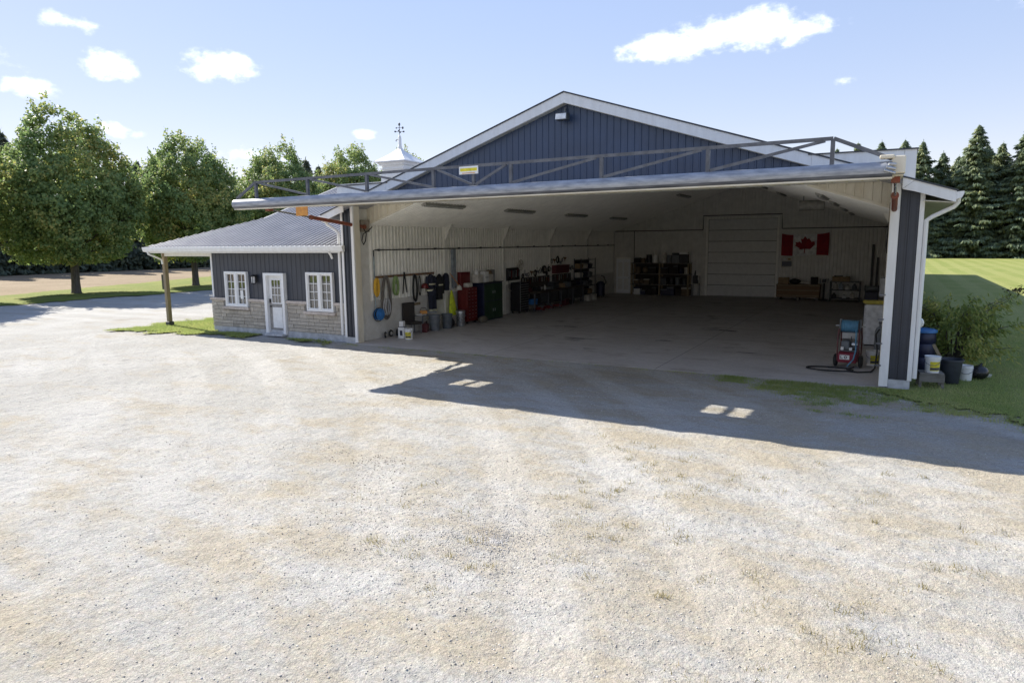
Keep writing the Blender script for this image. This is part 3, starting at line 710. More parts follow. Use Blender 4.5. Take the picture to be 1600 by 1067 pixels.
# roof of the annex: ribbed front slope with a hip at the porch corner
def lo_(x): return -.12 if x <= -.46 else 2.8+(x+1.11)*(5.2/5.5)
def hi_(x): return min(RIDGE, -.1+(x+11.15)) if x < -7.85 else RIDGE
b = B(); b.ribs(-11.15, 4.4, .235, lo_, hi_, lambda u, w, o: (u, w, pz(w)+o), .042, extra=(-7.85, -7.849, -.46, -.459), rw=.05); b.build('roof', roofm, A)
B().add([(-7.85, RIDGE, pz(RIDGE)), (4.4, RIDGE, pz(RIDGE)), (-1.2, 13.3, pz(2.7)), (-.5, 13.3, pz(2.7)), (-.5, 16.1, EZ), (-11.15, 16.1, EZ), (-7.85, 12.8, pz(3.2))], [(0, 1, 2, 6), (2, 3, 4, 5, 6)]).build('roof', roofm, A)
b = B(); b.ribs(-.1, 16.1, .235, lambda u: 0, lambda u: min(3.3, u+.1, 16.1-u), lambda u, w, o: (-11.15+w, u, EZ+PS*w+o), .024); b.build('porch_roof', roofm, A)
B().bar((-11.15, -.1, EZ+.012), (-7.85, 3.2, pz(3.2)+.012), .13, .02).build('hip_cap', roofm, A)
B().bar((-7.87, RIDGE, pz(RIDGE)+.03), (3.2, RIDGE, pz(RIDGE)+.03), .34, .04).build('ridge_cap', mat('pale_ridge_cap', (.55, .55, .56), .4), A)
B().bar((-7.88, 3.2, pz(3.2)-.06), (-7.88, RIDGE, pz(RIDGE)-.06), .03, .15).build('rake_trim', white, A)
B().box(-11.05, -.47, -.06, AY-.03, 3.07, 3.095).build('soffit', cream, A); B().box(-11.05, -7.66, AY-.02, 15.9, 3.07, 3.095).build('porch_ceiling', cream, A)
B().prism([(-.245, 3.295), (-.245, 3.24), (-.20, 3.12), (-.105, 3.10), (-.105, 3.30)], 0, -11.22, -.24).build('gutter', white, A)
B().box(-11.12, -.47, -.10, -.062, 3.06, 3.29).build('fascia', white, A)
B().box(-11.20, -11.10, -.06, 16.0, 3.09, 3.30).build('fascia', white, A)
B().tube([(-10.95, -.18, 3.12), (-10.95, -.15, 3.02), (-10.87, .1, 2.90), (-10.83, .33, 2.78), (-10.83, .36, 2.6)], .042, 8).build('downspout', white, A, smooth=True)
B().tube([(-.95, -.16, 3.12), (-.93, -.05, 2.98), (-.92, .0, 2.86)], .04, 8).build('downspout', white, A, smooth=True)
b = B().box(-10.96, -10.80, .42, .58, 0, 3.07); b.build('porch_post', wood, A, bevel=.008)
B().box(-11.0, -10.76, .38, .62, -.05, .17).build('post_base', darkgrey, A, bevel=.01)
B().box(-11.0, -7.66, .44, .56, 2.92, 3.066).build('porch_beam', white, A)
# wall lantern
lq = B().box(-5.14, -5.04, AY-.035, AY-.017, 1.98, 2.26).build('wall_lantern', black, A)
b = B().cyl((-5.09, AY-.16, 2.25), (-5.09, AY-.16, 2.19), .05, .14, 10).cyl((-5.09, AY-.16, 1.93), (-5.09, AY-.16, 1.90), .10, .06, 10).bar((-5.09, AY-.03, 2.22), (-5.09, AY-.16, 2.22), .03)
for t in range(6): b.bar((-5.09+.1*math.cos(t*1.047), AY-.16+.1*math.sin(t*1.047), 1.92), (-5.09+.1*math.cos(t*1.047), AY-.16+.1*math.sin(t*1.047), 2.20), .014)
b.build('cage', black, lq)
B().cyl((-5.09, AY-.16, 1.94), (-5.09, AY-.16, 2.18), .075, n=12).build('glass', lampglass, lq)

# cupola with weather vane on the annex ridge
CU = thing('cupola', 'white louvred cupola with flared roof and weather vane above the annex ridge', 'cupola', (-4.17, RIDGE, pz(RIDGE)-.55), math.radians(2))
def sq(b, prof, n=4, rot=math.pi/4):
    vs = []; fs = []
    for (r, z) in prof:
        for k in range(n): vs.append((r*1.41421*math.cos(rot+k*math.pi/2), r*1.41421*math.sin(rot+k*math.pi/2), z))
    for i in range(len(prof)-1):
        for k in range(n): fs.append((i*n+k, i*n+(k+1) % n, (i+1)*n+(k+1) % n, (i+1)*n+k))
    fs += [(3, 2, 1, 0), tuple((len(prof)-1)*4+k for k in range(4))]
    return b.add(vs, fs)
sq(B(), [(.64, 0), (.64, .95), (.60, .95), (.60, 1.05), (.66, 1.07), (.66, 1.12), (.60, 1.14), (.60, 1.22), (.70, 1.25), (.70, 1.30), (.78, 1.36)]).build('base', white, CU)
prof = [(.86, 1.37), (.86, 1.40)] + [(.80*(1-t)**1.32+.055, 1.42+.66*t) for t in (0, .12, .25, .4, .55, .7, .85, 1)]
sq(B(), prof).build('flared_roof', white, CU)
for s_ in (-1, 1):
    for i in range(6):
        zz = .18+i*.12
        B().bar((-.5, s_*.645, zz), (.5, s_*.645, zz), .03, .09).build('louvre', white, CU); B().bar((s_*.645, -.5, zz), (s_*.645, .5, zz), .03, .09).build('louvre', white, CU)
B().lathe([(.10, 2.02), (.10, 2.1), (.08, 2.14), (.075, 2.50), (.055, 2.58), (.02, 2.64)], n=12).build('finial', white, CU, smooth=True)
B().tube([(-.04, 0, 2.40), (-.12, 0, 2.44), (-.19, 0, 2.43), (-.21, 0, 2.36)], [.025, .022, .02, .03], 8).build('arm', greyp, CU, smooth=True)
v = B().cyl((0, 0, 2.6), (0, 0, 3.08), .014, n=8)
for a in range(4):
    d = Vector((math.cos(a*1.5708+.5), math.sin(a*1.5708+.5), 0)); v.bar(d*.02+Vector((0, 0, 2.78)), d*.17+Vector((0, 0, 2.78)), .016); v.box(d.x*.19-.03, d.x*.19+.03, d.y*.19-.03, d.y*.19+.03, 2.75, 2.81)
v.bar((-.18, 0, 2.95), (.18, 0, 2.95), .016); v.ball((.19, 0, 2.93), (.05, .02, .06), 8, 6); v.prism([(-.22, 2.95), (-.15, 2.99), (-.15, 2.91)], 1, -.008, .008)
v.ball((0, 0, 3.1), (.055, .035, .075), 10, 8); v.ball((0, 0, 2.86), .03, 8, 6)
v.build('weather_vane', darkgrey, CU)
#PART3
# ------------------------------------------------------------------ interior fittings
LX = -.09                                           # face of the left wall
def one(b, name, m, label, cat, loc=(0,0,0), rz=0, group=None, smooth=False, bevel=0):
    o = b.build(name, m, None, smooth, bevel, loc, rz); return tag(o, label, cat, group)
def light(x, y, label, ln=2.45):
    t = thing('ceiling_light', label, 'ceiling light', (x, y, CEIL(x)), 0, 'strip lights on the hangar ceiling')
    s = 1 if x < CEIL.__code__.co_argcount*0+CX else -1
    a = math.atan(HS)*(-s)
    o = B().prism([(-.11, -.03), (-.08, -.10), (.08, -.10), (.11, -.03)], 1, -ln/2, ln/2).build('housing', fixture, t); o.rotation_euler = (0, a, 0)
    b = B().cyl((-.045, -ln/2+.03, -.115), (-.045, ln/2-.03, -.115), .018, n=8); o = b.build('tube', tubem, t); o.rotation_euler = (0, a, 0)
    b = B().cyl((.045, -ln/2+.03, -.115), (.045, ln/2-.03, -.115), .018, n=8); o = b.build('tube', tubem, t); o.rotation_euler = (0, a, 0)
pos = ('nearest the open door', 'second from the open door', 'third from the open door', 'farthest from the open door')
for k, yy in enumerate((2.55, 8.1, 13.9, 19.8)): light(2.0, yy, 'strip light low on the left ceiling slope, '+pos[k])
for k, yy in enumerate((13.4, 20.6)): light(5.5, yy, 'strip light high on the left ceiling slope, '+('nearer' if k == 0 else 'farther')+' of the two')
for k, yy in enumerate((9.0, 14.5, 20.6)): light(10.6, yy, 'strip light high on the right ceiling slope, '+('nearest', 'middle', 'farthest')[k]+' of three')
for k, yy in enumerate((5.0, 9.5, 15.0, 20.6)): light(13.9, yy, 'strip light low on the right ceiling slope, '+pos[k])
ht = thing('unit_heater', 'pale round-ended heater hung under the right ceiling slope', 'heater', (12.9, 12.0, CEIL(12.9)-.62))
B().cyl((-.45, 0, .3), (.45, 0, .3), .20, n=18).build('drum', fixture, ht, smooth=True); B().bar((-.3, 0, .45), (-.3, 0, .72), .03).build('hanger', steel_dk, ht); B().bar((.3, 0, .45), (.3, 0, .60), .03).build('hanger', steel_dk, ht)
ap = thing('air_pipe', 'thin dark air line clipped along the ribbed left wall', 'pipe', (0, 0, 0))
B().tube([(LX+.06, 1.1, 2.9), (LX+.06, 1.1, 3.12), (LX+.06, 1.2, 3.13), (LX+.06, 24.6, 3.10)], .022, 8).build('pipe', black, ap)
B().cyl((LX+.06, 1.1, .95), (LX+.06, 1.1, 2.9), .026, n=10).build('riser', mat('grey_blue_conduit', (.28, .34, .37), .5), ap)
for k in range(14): yk = 1.4+k*1.7; B().box(LX, LX+.09, yk-.025, yk+.025, 3.09, 3.17).build('clip', steel_dk, ap)
bp = thing('back_wall_pipe', 'dark pipe stepping up over the overhead door on the back wall', 'pipe', (0, 0, 0))
B().tube([(0, 24.64, 3.98), (5.62, 24.64, 3.98), (5.64, 24.64, 4.0), (5.64, 24.64, 4.82), (10.12, 24.64, 4.82), (10.14, 24.64, 4.0), (10.16, 24.64, 3.98), (15.7, 24.64, 3.98)], .024, 8).build('pipe', black, bp)
B().bar((1.3, 24.66, .1), (1.3, 24.66, 3.96), .03, .03).build('drop', black, bp)
one(B().box(LX+.005, LX+.12, 5.93, 6.13, 1.5, 3.09), 'wall_duct', mat('blue_grey_duct', (.30, .34, .38), .5), 'narrow blue-grey duct running down the left wall above the red tool chest', 'duct')

# ---- left wall, hanging things
hr = one(B().box(LX+.01, LX+.06, 1.12, 4.66, 2.14, 2.22), 'hanging_rail', wood_br, 'brown timber rail with hooks along the left wall', 'rail', bevel=.004)
for k in range(9): B().tube([(LX+.06, 1.3+k*.39, 2.19), (LX+.13, 1.3+k*.39, 2.17), (LX+.14, 1.3+k*.39, 2.21)], .008, 6).build('hook', steel_dk, hr)
def loops(name, m, label, cat, y, zt, zbm, w, r, n=5, x=.1, wr=True, mw=None):
    t = thing(name, label, cat, (LX+x, y, zbm))
    hgt = zt-zbm
    for k in range(n):
        pts = []; ww = w*random.uniform(.75, 1.0)/2; hh = hgt*random.uniform(.88, 1.0); ox = random.uniform(-.04, .04); oy = random.uniform(-.03, .03)
        for i in range(20):
            a = 2*math.pi*i/20; sx = math.sin(a); pts.append((ox, oy+ww*sx*(.72+.28*(1-math.cos(a))/2), hgt-hh/2+hh/2*math.cos(a)))
        B().tube(pts, r, 6, closed=True).build('loop', m, t, smooth=True)
    if wr: B().box(-.06, .06, -.05, .05, hgt*.62, hgt*.68).build('wrap', mw or m, t, bevel=.01)
    return t
loops('rope_coil', yellow, 'bundled yellow rope hanging nearest the open door', 'rope', 1.15, 2.14, 1.50, .24, .02, 9)
loops('suction_hose', brownhose, 'thick grey-brown hose hung in tall loops on the left wall', 'hose', 1.60, 2.20, .62, .52, .042, 3, wr=False, x=.12)
loops('cable_loop', greycable, 'light grey cable loop hung over the thick brown hose', 'cable', 1.52, 1.42, .78, .34, .022, 2, x=.24, wr=False)
loops('green_rope', greenrope, 'pale green cord bundle hanging from the timber rail', 'cord', 2.22, 2.16, 1.46, .34, .018, 9)
loops('black_hose', rubber, 'long black air hose loops hanging left of the red helmet', 'hose', 3.34, 2.17, 1.15, .32, .02, 4, wr=False)
loops('black_cable', rubber, 'short black cable loops hanging beside the long black hose', 'cable', 3.62, 2.12, 1.35, .18, .016, 3, wr=False)
t = thing('tow_strap', 'black strap hanging in an inverted V from the timber rail', 'strap', (LX+.09, 2.72, 1.5))
B().bar((0, 0, .80), (0, -.10, 0), .012, .05, up=(1, 0, 0)).build('strap_end', rubber, t); B().bar((0, .01, .80), (0, .14, .04), .012, .05, up=(1, 0, 0)).build('strap_end', rubber, t)
t = thing('cord_reel', 'bright blue cord reel on the left wall nearest the open door', 'cord reel', (LX, 1.16, .88))
b = B().cyl((.06, 0, 0), (.09, 0, 0), .21, n=24); b.build('flange', bluep, t, smooth=True); B().cyl((.20, 0, 0), (.23, 0, 0), .21, n=24).build('flange', bluep, t, smooth=True)
B().cyl((.09, 0, 0), (.20, 0, 0), .15, n=20).build('wound_cord', rubber, t, smooth=True); B().cyl((.23, 0, 0), (.26, 0, 0), .06, n=16).build('hub', bluep, t, smooth=True)
B().box(0, .06, -.05, .05, -.12, .16).build('bracket', steel_dk, t)
B().tube([(.15, .27*math.cos(a/16*6.283)-.03, .24*math.sin(a/16*6.283)-.01) for a in range(16)], .012, 6, closed=True).build('loose_cord', rubber, t, smooth=True)
# protective clothing
def garment(name, label, cat, y, z0, hgt, w, m, bands, x=.14, sleeves=True, taper=.8):
    t = thing(name, label, cat, (LX+x, y, z0))
    b = B(); n = 14; lev = ((0, 1.0, .10), (.25, .95, .11), (.55, .9, .12), (.8, .92, .10), (.93, .6, .07), (1.0, .2, .04)); vs = []; fs = []
    for (f, ww, dd) in lev:
        for k in range(n):
            a = 2*math.pi*k/n; rp = 1+.12*math.sin(3*a+f*5)
            vs.append((dd*math.cos(a)*rp, ww*w/2*math.sin(a)*(1+.05*math.sin(5*a+f*9)), f*hgt))
    for i in range(len(lev)-1):
        for k in range(n): fs.append((i*n+k, i*n+(k+1) % n, (i+1)*n+(k+1) % n, (i+1)*n+k))
    fs += [tuple(range(n-1, -1, -1)), tuple((len(lev)-1)*n+k for k in range(n))]
    b.add(vs, fs); b.build('cloth', m, t, smooth=True)
    if sleeves:
        for s in (-1, 1): B().tube([(0, s*w*.40, hgt*.88), (.02, s*w*.55, hgt*.6), (.04, s*w*.52, hgt*.22)], [.075, .07, .055], 10).build('sleeve', m, t, smooth=True)
    for (f, hh) in bands:
        vb = []; 
        for zz in (f*hgt, f*hgt+hh):
            for k in range(n):
                a = 2*math.pi*k/n; vb.append((.135*math.cos(a), w/2*1.03*math.sin(a), zz))
        B().add(vb, [(k, (k+1) % n, n+(k+1) % n, n+k) for k in range(n)]).build('reflective_band', beige, t)
    return t
garment('fire_jacket', 'dark navy jacket with cream reflective bands hanging above matching trousers', 'jacket', 4.30, 1.44, .70, .48, navy, ((.08, .07), (.42, .06)))
t = thing('fire_trousers', 'dark navy trousers with cream cuffs hanging above the grey bin', 'trousers', (LX+.15, 4.36, .68))
B().lathe([(.17, .60), (.19, .72), (.18, .84), (.13, .9)], n=14).build('waist', navy, t, smooth=True)
for s in (-1, 1):
    B().tube([(0, s*.08, .68), (.01, s*.11, .4), (.02, s*.12, .04)], [.11, .10, .085], 12).build('leg', navy, t, smooth=True)
    B().tube([(.02, s*.118, .10), (.02, s*.12, .03)], [.098, .094], 12).build('cuff', beige, t, smooth=True)
garment('work_coat', 'black work coat with a yellow stripe hanging left of the wall post', 'coat', 4.88, 1.12, 1.02, .34, mat('black_cloth', (.02, .02, .022), .9), ((.55, .05),), sleeves=True)
t = thing('helmet', 'red hard helmet hanging beside the dark navy jacket', 'helmet', (LX+.18, 3.86, 1.62))
B().lathe([(.02, .20), (.07, .19), (.115, .15), (.135, .08), (.135, .03)][::-1], n=18).build('shell', redp, t, smooth=True); B().lathe([(.13, .025), (.185, .012), (.185, .022), (.13, .04)], n=18).build('brim', redp, t, smooth=True)
t = thing('rain_coat', 'lime yellow high-visibility raincoat hanging beside the red tool chest', 'coat', (LX+.30, 5.58, .44))
vs = []; fs = []; n = 16
for (f, w_, d_) in ((0, .50, .24), (.2, .46, .22), (.5, .36, .17), (.8, .22, .10), (.95, .10, .06), (1.0, .03, .03)):
    for k in range(n):
        a = 2*math.pi*k/n; vs.append((d_/2*math.cos(a)*(1+.14*math.sin(4*a+f*3)), w_/2*math.sin(a)*(1+.08*math.sin(6*a+f*7)) - .10*f, f*1.02))
for i in range(5):
    for k in range(n): fs.append((i*n+k, i*n+(k+1) % n, (i+1)*n+(k+1) % n, (i+1)*n+k))
fs += [tuple(range(n-1, -1, -1)), tuple(5*n+k for k in range(n))]
B().add(vs, fs).build('cloth', limec, t, smooth=True); B().cyl((0, -.10, 1.02), (-.2, -.10, 1.08), .012, n=6).build('hook', steel_dk, t)
t = thing('dark_coverall', 'dark coverall hanging above the lime raincoat', 'coverall', (LX+.13, 5.36, 1.45)); B().tube([(0, 0, 0), (0, .02, .3), (0, 0, .62), (0, 0, .70)], [.12, .14, .12, .05], 12).build('cloth', navy, t, smooth=True)
t = thing('mop', 'mop with orange handle and white head leaning above the red chest', 'mop', (.30, 5.92, 1.45))
B().cyl((-.25, -.30, .68), (0, 0, .18), .014, n=8).build('handle', orange_plate, t)
b = B()
for k in range(14): a = k*.45; b.tube([(0, 0, .18), (.07*math.cos(a), .10*math.sin(a), .10), (.09*math.cos(a), .14*math.sin(a), -.02)], .022, 5)
stuff(b.build('strands', offwhite, t))

# ---- things standing along the left wall
def bucket(name, label, loc, r=.15, h=.37, m=whitep, lab=True, lid=True, rz=0, group=None, cat='bucket', handle=True):
    t = thing(name, label, cat, loc, rz, group)
    B().lathe([(r*.88, 0), (r*.90, .01), (r*.98, h*.82), (r*1.05, h*.83), (r*1.05, h*.87), (r, h*.88), (r*1.01, h), (r*.96, h), (r*.84, .03)] if not lid else [(r*.88, 0), (r*.90, .01), (r*.98, h*.82), (r*1.05, h*.83), (r*1.05, h*.87), (r, h*.88), (r*1.01, h*.96)], n=24).build('body', m, t, smooth=True)
    if lid: B().lathe([(r*1.06, h*.94), (r*1.07, h), (r*.95, h), (r*.93, h*.985)], n=24).build('lid', m, t, smooth=True)
    if lab:
        vs = []; fs = []; n = 10
        for zz in (h*.14, h*.70):
            for k in range(n+1):
                a = -1.9+k*(1.5/n); rr_ = r*(.915 if zz < h*.4 else .975)+.004; vs.append((rr_*math.cos(a), rr_*math.sin(a), zz))
        B().add(vs, [(k, k+1, n+2+k, n+1+k) for k in range(n)]).build('label', label_y, t)
        vs = []
        for zz in (h*.18, h*.34):
            for k in range(n+1):
                a = -1.85+k*(1.4/n); rr_ = r*.935+.007; vs.append((rr_*math.cos(a), rr_*math.sin(a), zz))
        B().add(vs, [(k, k+1, n+2+k, n+1+k) for k in range(n)]).build('label_band', label_k, t)
    if handle: B().tube([(r*1.06, 0, h*.85), (r*.9, -r*.6, h*.62), (r*.3, -r*1.08, h*.48), (-r*.3, -r*1.08, h*.48), (-r*.9, -r*.6, h*.62), (-r*1.06, 0, h*.85)], .006, 6).build('handle', greyp, t, smooth=True)
    return t
bucket('pail', 'white pail with yellow label on the floor nearest the left jamb', (1.05, 1.55, 0), .155, .38)
t = thing('jug_box', 'tall white carton beside the yellow-labelled pail', 'box', (.64, 1.72, 0), .2)
B().box(-.12, .12, -.12, .12, 0, .40).build('carton', whitep, t, bevel=.006); B().box(-.09, .06, -.08, .09, .402, .60).build('upper_carton', whitep, t, bevel=.006); B().box(-.05, .05, -.1215, -.12, .10, .28).build('print', navyp, t); B().box(-.121, .121, -.123, .121, .395, .415).build('band', navyp, t)
def wheel(name, label, loc, r, rz=0, cat='wheel'):
    t = thing(name, label, cat, loc, rz); c = (0, 0, r)
    pts = [(0, r*.72*math.cos(a/20*6.283), r+r*.72*math.sin(a/20*6.283)) for a in range(20)]
    B().tube(pts, r*.28, 10, closed=True).build('tyre', rubber, t, smooth=True); B().cyl((-.03, 0, r), (.035, 0, r), r*.46, n=16).build('rim', offwhite, t, smooth=True)
wheel('dolly_wheel', 'small black wheel with pale rim on the floor by the left jamb', (.07, 1.45, 0), .115, .5)
wheel('trailer_wheel', 'small dark wheel leaning on the wall under the brown hose', (.05, 1.78, 0), .13, .1)
t = thing('floor_fan', 'dark squat blower on the floor left of the white carton', 'blower', (.16, 2.2, 0))
B().lathe([(.15, 0), (.17, .03), (.17, .2), (.13, .26), (.05, .28)], n=16).build('housing', black, t, smooth=True); B().box(.05, .26, -.1, .1, .02, .1).build('outlet', brownfab, t, bevel=.01)
t = thing('padded_chair', 'dark brown high-backed chair against the left wall', 'chair', (.30, 2.78, 0), -.25)
o = B().box(-.30, -.22, -.28, .28, .42, 1.16).build('backrest', brownfab, t, bevel=.03); B().box(-.26, .22, -.27, .27, .36, .46).build('seat', brownfab, t, bevel=.03)
for (x, y) in ((-.22, -.23), (-.22, .23), (.18, -.23), (.18, .23)): B().cyl((x, y, 0), (x, y, .37), .016, n=8).build('leg', steel_dk, t)
t = thing('side_table', 'small grey folding table beyond the brown chair', 'table', (.15, 3.55, 0))
B().box(-.2, .25, -.32, .30, .60, .63).build('tabletop', greyp, t, bevel=.008)
for (x, y) in ((-.16, -.28), (-.16, .26), (.21, -.28), (.21, .26)): B().cyl((x, y, 0), (x, y, .6), .014, n=8).build('leg', steel_dk, t)
t = thing('tray', 'white plastic tray lying on the small grey table', 'tray', (.22, 3.42, .631)); B().prism([(-.14, .05), (-.10, 0), (.10, 0), (.14, .05), (.13, .05), (.095, .008), (-.095, .008), (-.13, .05)], 1, -.16, .16).build('body', whitep, t)
t = thing('chainsaw', 'orange chainsaw on the small grey table', 'chainsaw', (.10, 3.72, .631), .6)
B().box(-.14, .14, -.08, .08, .0, .15).build('body', orange_plate, t, bevel=.03); B().box(.14, .52, -.012, .012, .05, .11).build('bar', greyp, t, bevel=.005); B().tube([(-.12, 0, .15), (-.10, 0, .24), (.08, 0, .25), (.12, 0, .14)], .014, 8).build('handle', black, t, smooth=True)
one(B().box(LX+.005, LX+.03, 2.9, 3.75, 1.0, 1.10), 'timber_batten', wood, 'short pale timber batten fixed on the wall behind the brown chair', 'batten')
t = thing('fuel_can', 'faded red fuel can on the floor between chair and grey bins', 'fuel can', (.42, 3.38, 0), .3)
B().box(-.10, .10, -.15, .15, 0, .32).build('body', redbrown, t, bevel=.03); B().tube([(0, -.10, .32), (0, -.08, .38), (0, .06, .38), (0, .08, .32)], .016, 8).build('handle', redbrown, t, smooth=True); B().cyl((0, .11, .31), (0, .17, .40), .022, n=8).build('spout', black, t)
def bin_(name, label, loc, r, h, m, lidm=None):
    t = thing(name, label, 'bin', loc)
    B().lathe([(r*.80, 0), (r*.84, .02), (r*.98, h*.9), (r*1.06, h*.91), (r*1.06, h*.97), (r*.99, h), (r*.94, h), (r*.78, .04)], n=26).build('body', m, t, smooth=True)
    for k in range(3): B().lathe([(r*(.845+.04*k)+.004, h*(.10+.25*k)), (r*(.85+.04*k)+.009, h*(.12+.25*k)), (r*(.855+.04*k)+.004, h*(.14+.25*k))], n=26).build('hoop', m, t, smooth=True)
    if lidm: B().lathe([(r*1.08, h*.985), (r*1.09, h*1.02), (r*.7, h*1.06), (r*.1, h*1.09)], n=26).build('lid', lidm, t, smooth=True)
    for s in (-1, 1): B().tube([(s*r*1.0, -.05, h*.72), (s*r*1.18, -.05, h*.70), (s*r*1.18, .05, h*.70), (s*r*1.0, .05, h*.72)], .01, 6).build('handle', m, t)
    return t
bin_('waste_bin', 'grey plastic bin under the hanging navy trousers', (.42, 3.98, 0), .225, .60, greyp)
bin_('waste_bin', 'grey plastic bin between the trousers and the shiny steel can', (.50, 4.72, 0), .215, .58, mat('mid_grey_plastic', (.12, .14, .16), .5))
bin_('steel_can', 'shiny galvanised steel can with lid in front of the red chest', (.62, 5.50, 0), .195, .62, metal_shiny, metal_shiny)
t = thing('tool_bag', 'dark bag slumped between the grey bin and the steel can', 'bag', (.36, 5.16, 0)); B().ball((0, 0, .17), (.16, .2, .18), 12, 8).build('body', black, t, smooth=True); B().tube([(0, -.1, .3), (0, -.06, .4), (0, .06, .4), (0, .1, .3)], .012, 6).build('handle', black, t)
# red tool chest
t = thing('tool_chest', 'tall red tool chest with rows of small drawers', 'tool chest', (0, 0, 0))
B().box(LX+.11, .50, 6.20, 6.98, .10, 1.50).build('body', redp, t, bevel=.012); B().box(LX+.11, .18, 6.22, 6.96, 1.502, 2.14).build('back_cabinet', redp, t, bevel=.012)
for i in range(9):
    for j in range(3):
        y0 = 6.23+j*.245; z0 = .16+i*.147
        d_ = B().box(.501, .514, y0, y0+.235, z0, z0+.135).build('drawer', redp, t, bevel=.003); B().box(.515, .53, y0+.07, y0+.165, z0+.09, z0+.105).build('pull', metal_shiny, d_)
for (x, y) in ((.05, 6.28), (.42, 6.28), (.05, 6.9), (.42, 6.9)): B().cyl((x, y-.02, .05), (x, y+.02, .05), .05, n=12).build('castor', rubber, t)
one(B().box(.02, .30, 6.0, 6.38, 1.62, 1.80), 'paper_parcel', offwhite, 'pale crumpled parcel resting on the red tool chest', 'parcel', (.12, .42, -.118), 0, bevel=.05)
# green cabinet and the boxes on it
t = thing('green_cabinet', 'dark green two-tier steel cabinet with navy sides', 'cabinet', (0, 0, 0))
B().box(LX+.11, .60, 7.35, 8.95, .0, 1.62).build('carcass', navyp, t, bevel=.01)
for (z0, z1) in ((.05, .82), (.86, 1.58)): 
    for (y0, y1) in ((7.40, 8.14), (8.17, 8.91)): d_ = B().box(.601, .625, y0, y1, z0, z1).build('cabinet_door', greenp, t, bevel=.006); B().box(.626, .645, y1-.08 if y0 < 8 else y0+.05, y1-.05 if y0 < 8 else y0+.08, (z0+z1)/2-.06, (z0+z1)/2+.06).build('handle', metal_shiny, d_)
B().box(LX+.10, .64, 7.33, 8.97, 1.622, 1.65).build('top', black, t)
for (x, y, sx, sy, h, m, lb) in ((.30, 7.35, .30, .36, .34, offwhite, 'beige carton at the left end on top of the green cabinet'), (.34, 7.85, .26, .30, .46, whitep, 'tall white carton with dark print on top of the green cabinet'), (.30, 8.22, .30, .38, .34, offwhite, 'wide pale carton beside the tall white one on the green cabinet'), (.18, 8.72, .10, .44, .50, mat('grey_board', (.33, .33, .33), .6), 'grey board standing at the far end of the green cabinet')):
    c = thing('carton', lb, 'box', (x, y, 1.651)); B().box(-sx/2, sx/2, -sy/2, sy/2, 0, h).build('box', m, c, bevel=.006); B().box(-sx/2+.005, sx/2-.005, -.025, .025, h+.0005, h+.003).build('tape', card, c)
    if h > .4 and m is whitep:
        for yy in (-.07, .07): B().cyl((sx/2+.0005, yy, h*.45), (sx/2+.003, yy, h*.45), .03, n=10).build('print', label_k, c)
t = thing('white_jug', 'white plastic jug standing on the beige carton', 'jug', (.26, 7.32, 1.995)); B().lathe([(.10, 0), (.11, .02), (.11, .12), (.05, .20), (.025, .22), (.025, .26)], n=16).build('body', whitep, t, smooth=True)
t = thing('straw_hat', 'brown woven hat on the cartons above the green cabinet', 'hat', (.30, 8.30, 1.995)); B().lathe([(.22, 0), (.24, .015), (.13, .03), (.12, .12), (.08, .16), (.02, .17)], n=18).build('hat', mat('brown_straw', (.20, .14, .08), .9), t, smooth=True)
t = thing('sandbag', 'lumpy brown-grey sack on the floor before the green cabinet', 'sack', (.78, 6.95, 0), .3); b = B(); b.ball((0, 0, .13), (.2, .36, .15), 16, 10); b.build('sack', mat('burlap', (.17, .15, .11), .95, bump=.4), t, smooth=True); B().ball((.02, -.30, .15), (.10, .09, .08), 10, 8).build('tied_end', MATS['burlap'], t, smooth=True)
# far half of the left wall: tool storage and bench
def chest(name, label, x1, y0, y1, z1, m, rows, xw=LX+.11):
    t = thing(name, label, 'tool chest'); B().box(xw, x1, y0, y1, .10, z1).build('body', m, t, bevel=.01)
    for i in range(rows):
        h = (z1-.2)/rows; z0 = .14+i*h
        d_ = B().box(x1+.001, x1+.014, y0+.03, y1-.03, z0, z0+h-.02).build('drawer', m, t, bevel=.003); B().box(x1+.015, x1+.03, y0+.05, y1-.05, z0+h-.05, z0+h-.03).build('pull', metal_shiny, d_)
    for (x, y) in ((xw+.06, y0+.06), (x1-.06, y0+.06), (xw+.06, y1-.06), (x1-.06, y1-.06)): B().cyl((x, y-.02, .05), (x, y+.02, .05), .05, n=12).build('castor', rubber, t)
    return t
t = chest('tool_chest', 'tall black tool chest with many narrow drawers past the wall post', .52, 10.72, 11.62, 1.46, black, 11)
one(B().box(.545, .56, 10.70, 10.74, .1, 1.5), 'corner_strip', metal_shiny, 'bright metal strip standing at the near edge of the black chest', 'metal strip')
t = thing('tool_board', 'black tool board on the left wall above the black chest', 'tool board'); B().box(LX+.03, LX+.06, 10.45, 11.75, 1.55, 2.15).build('board', black, t)
for k in range(8): B().bar((LX+.10, 10.55+k*.15, 1.65+random.uniform(0, .1)), (LX+.10, 10.57+k*.15, 2.05-random.uniform(0, .1)), .03, .05).build('hung_tool', (steel_dk, metal_shiny, redp, greyp)[k % 4], t)
t = thing('spray_gun', 'pale spray gun hanging beside the wall post', 'spray gun', (LX+.16, 10.5, 1.08)); B().tube([(0, -.14, .1), (0, 0, .06), (0, .14, 0)], [.03, .05, .035], 10).build('body', offwhite, t, smooth=True); B().tube([(0, .0, .06), (-.02, .02, .35), (-.02, .0, .6)], .012, 6).build('hose', rubber, t)
wb = thing('workbench', 'long dark workbench along the far left wall', 'workbench')
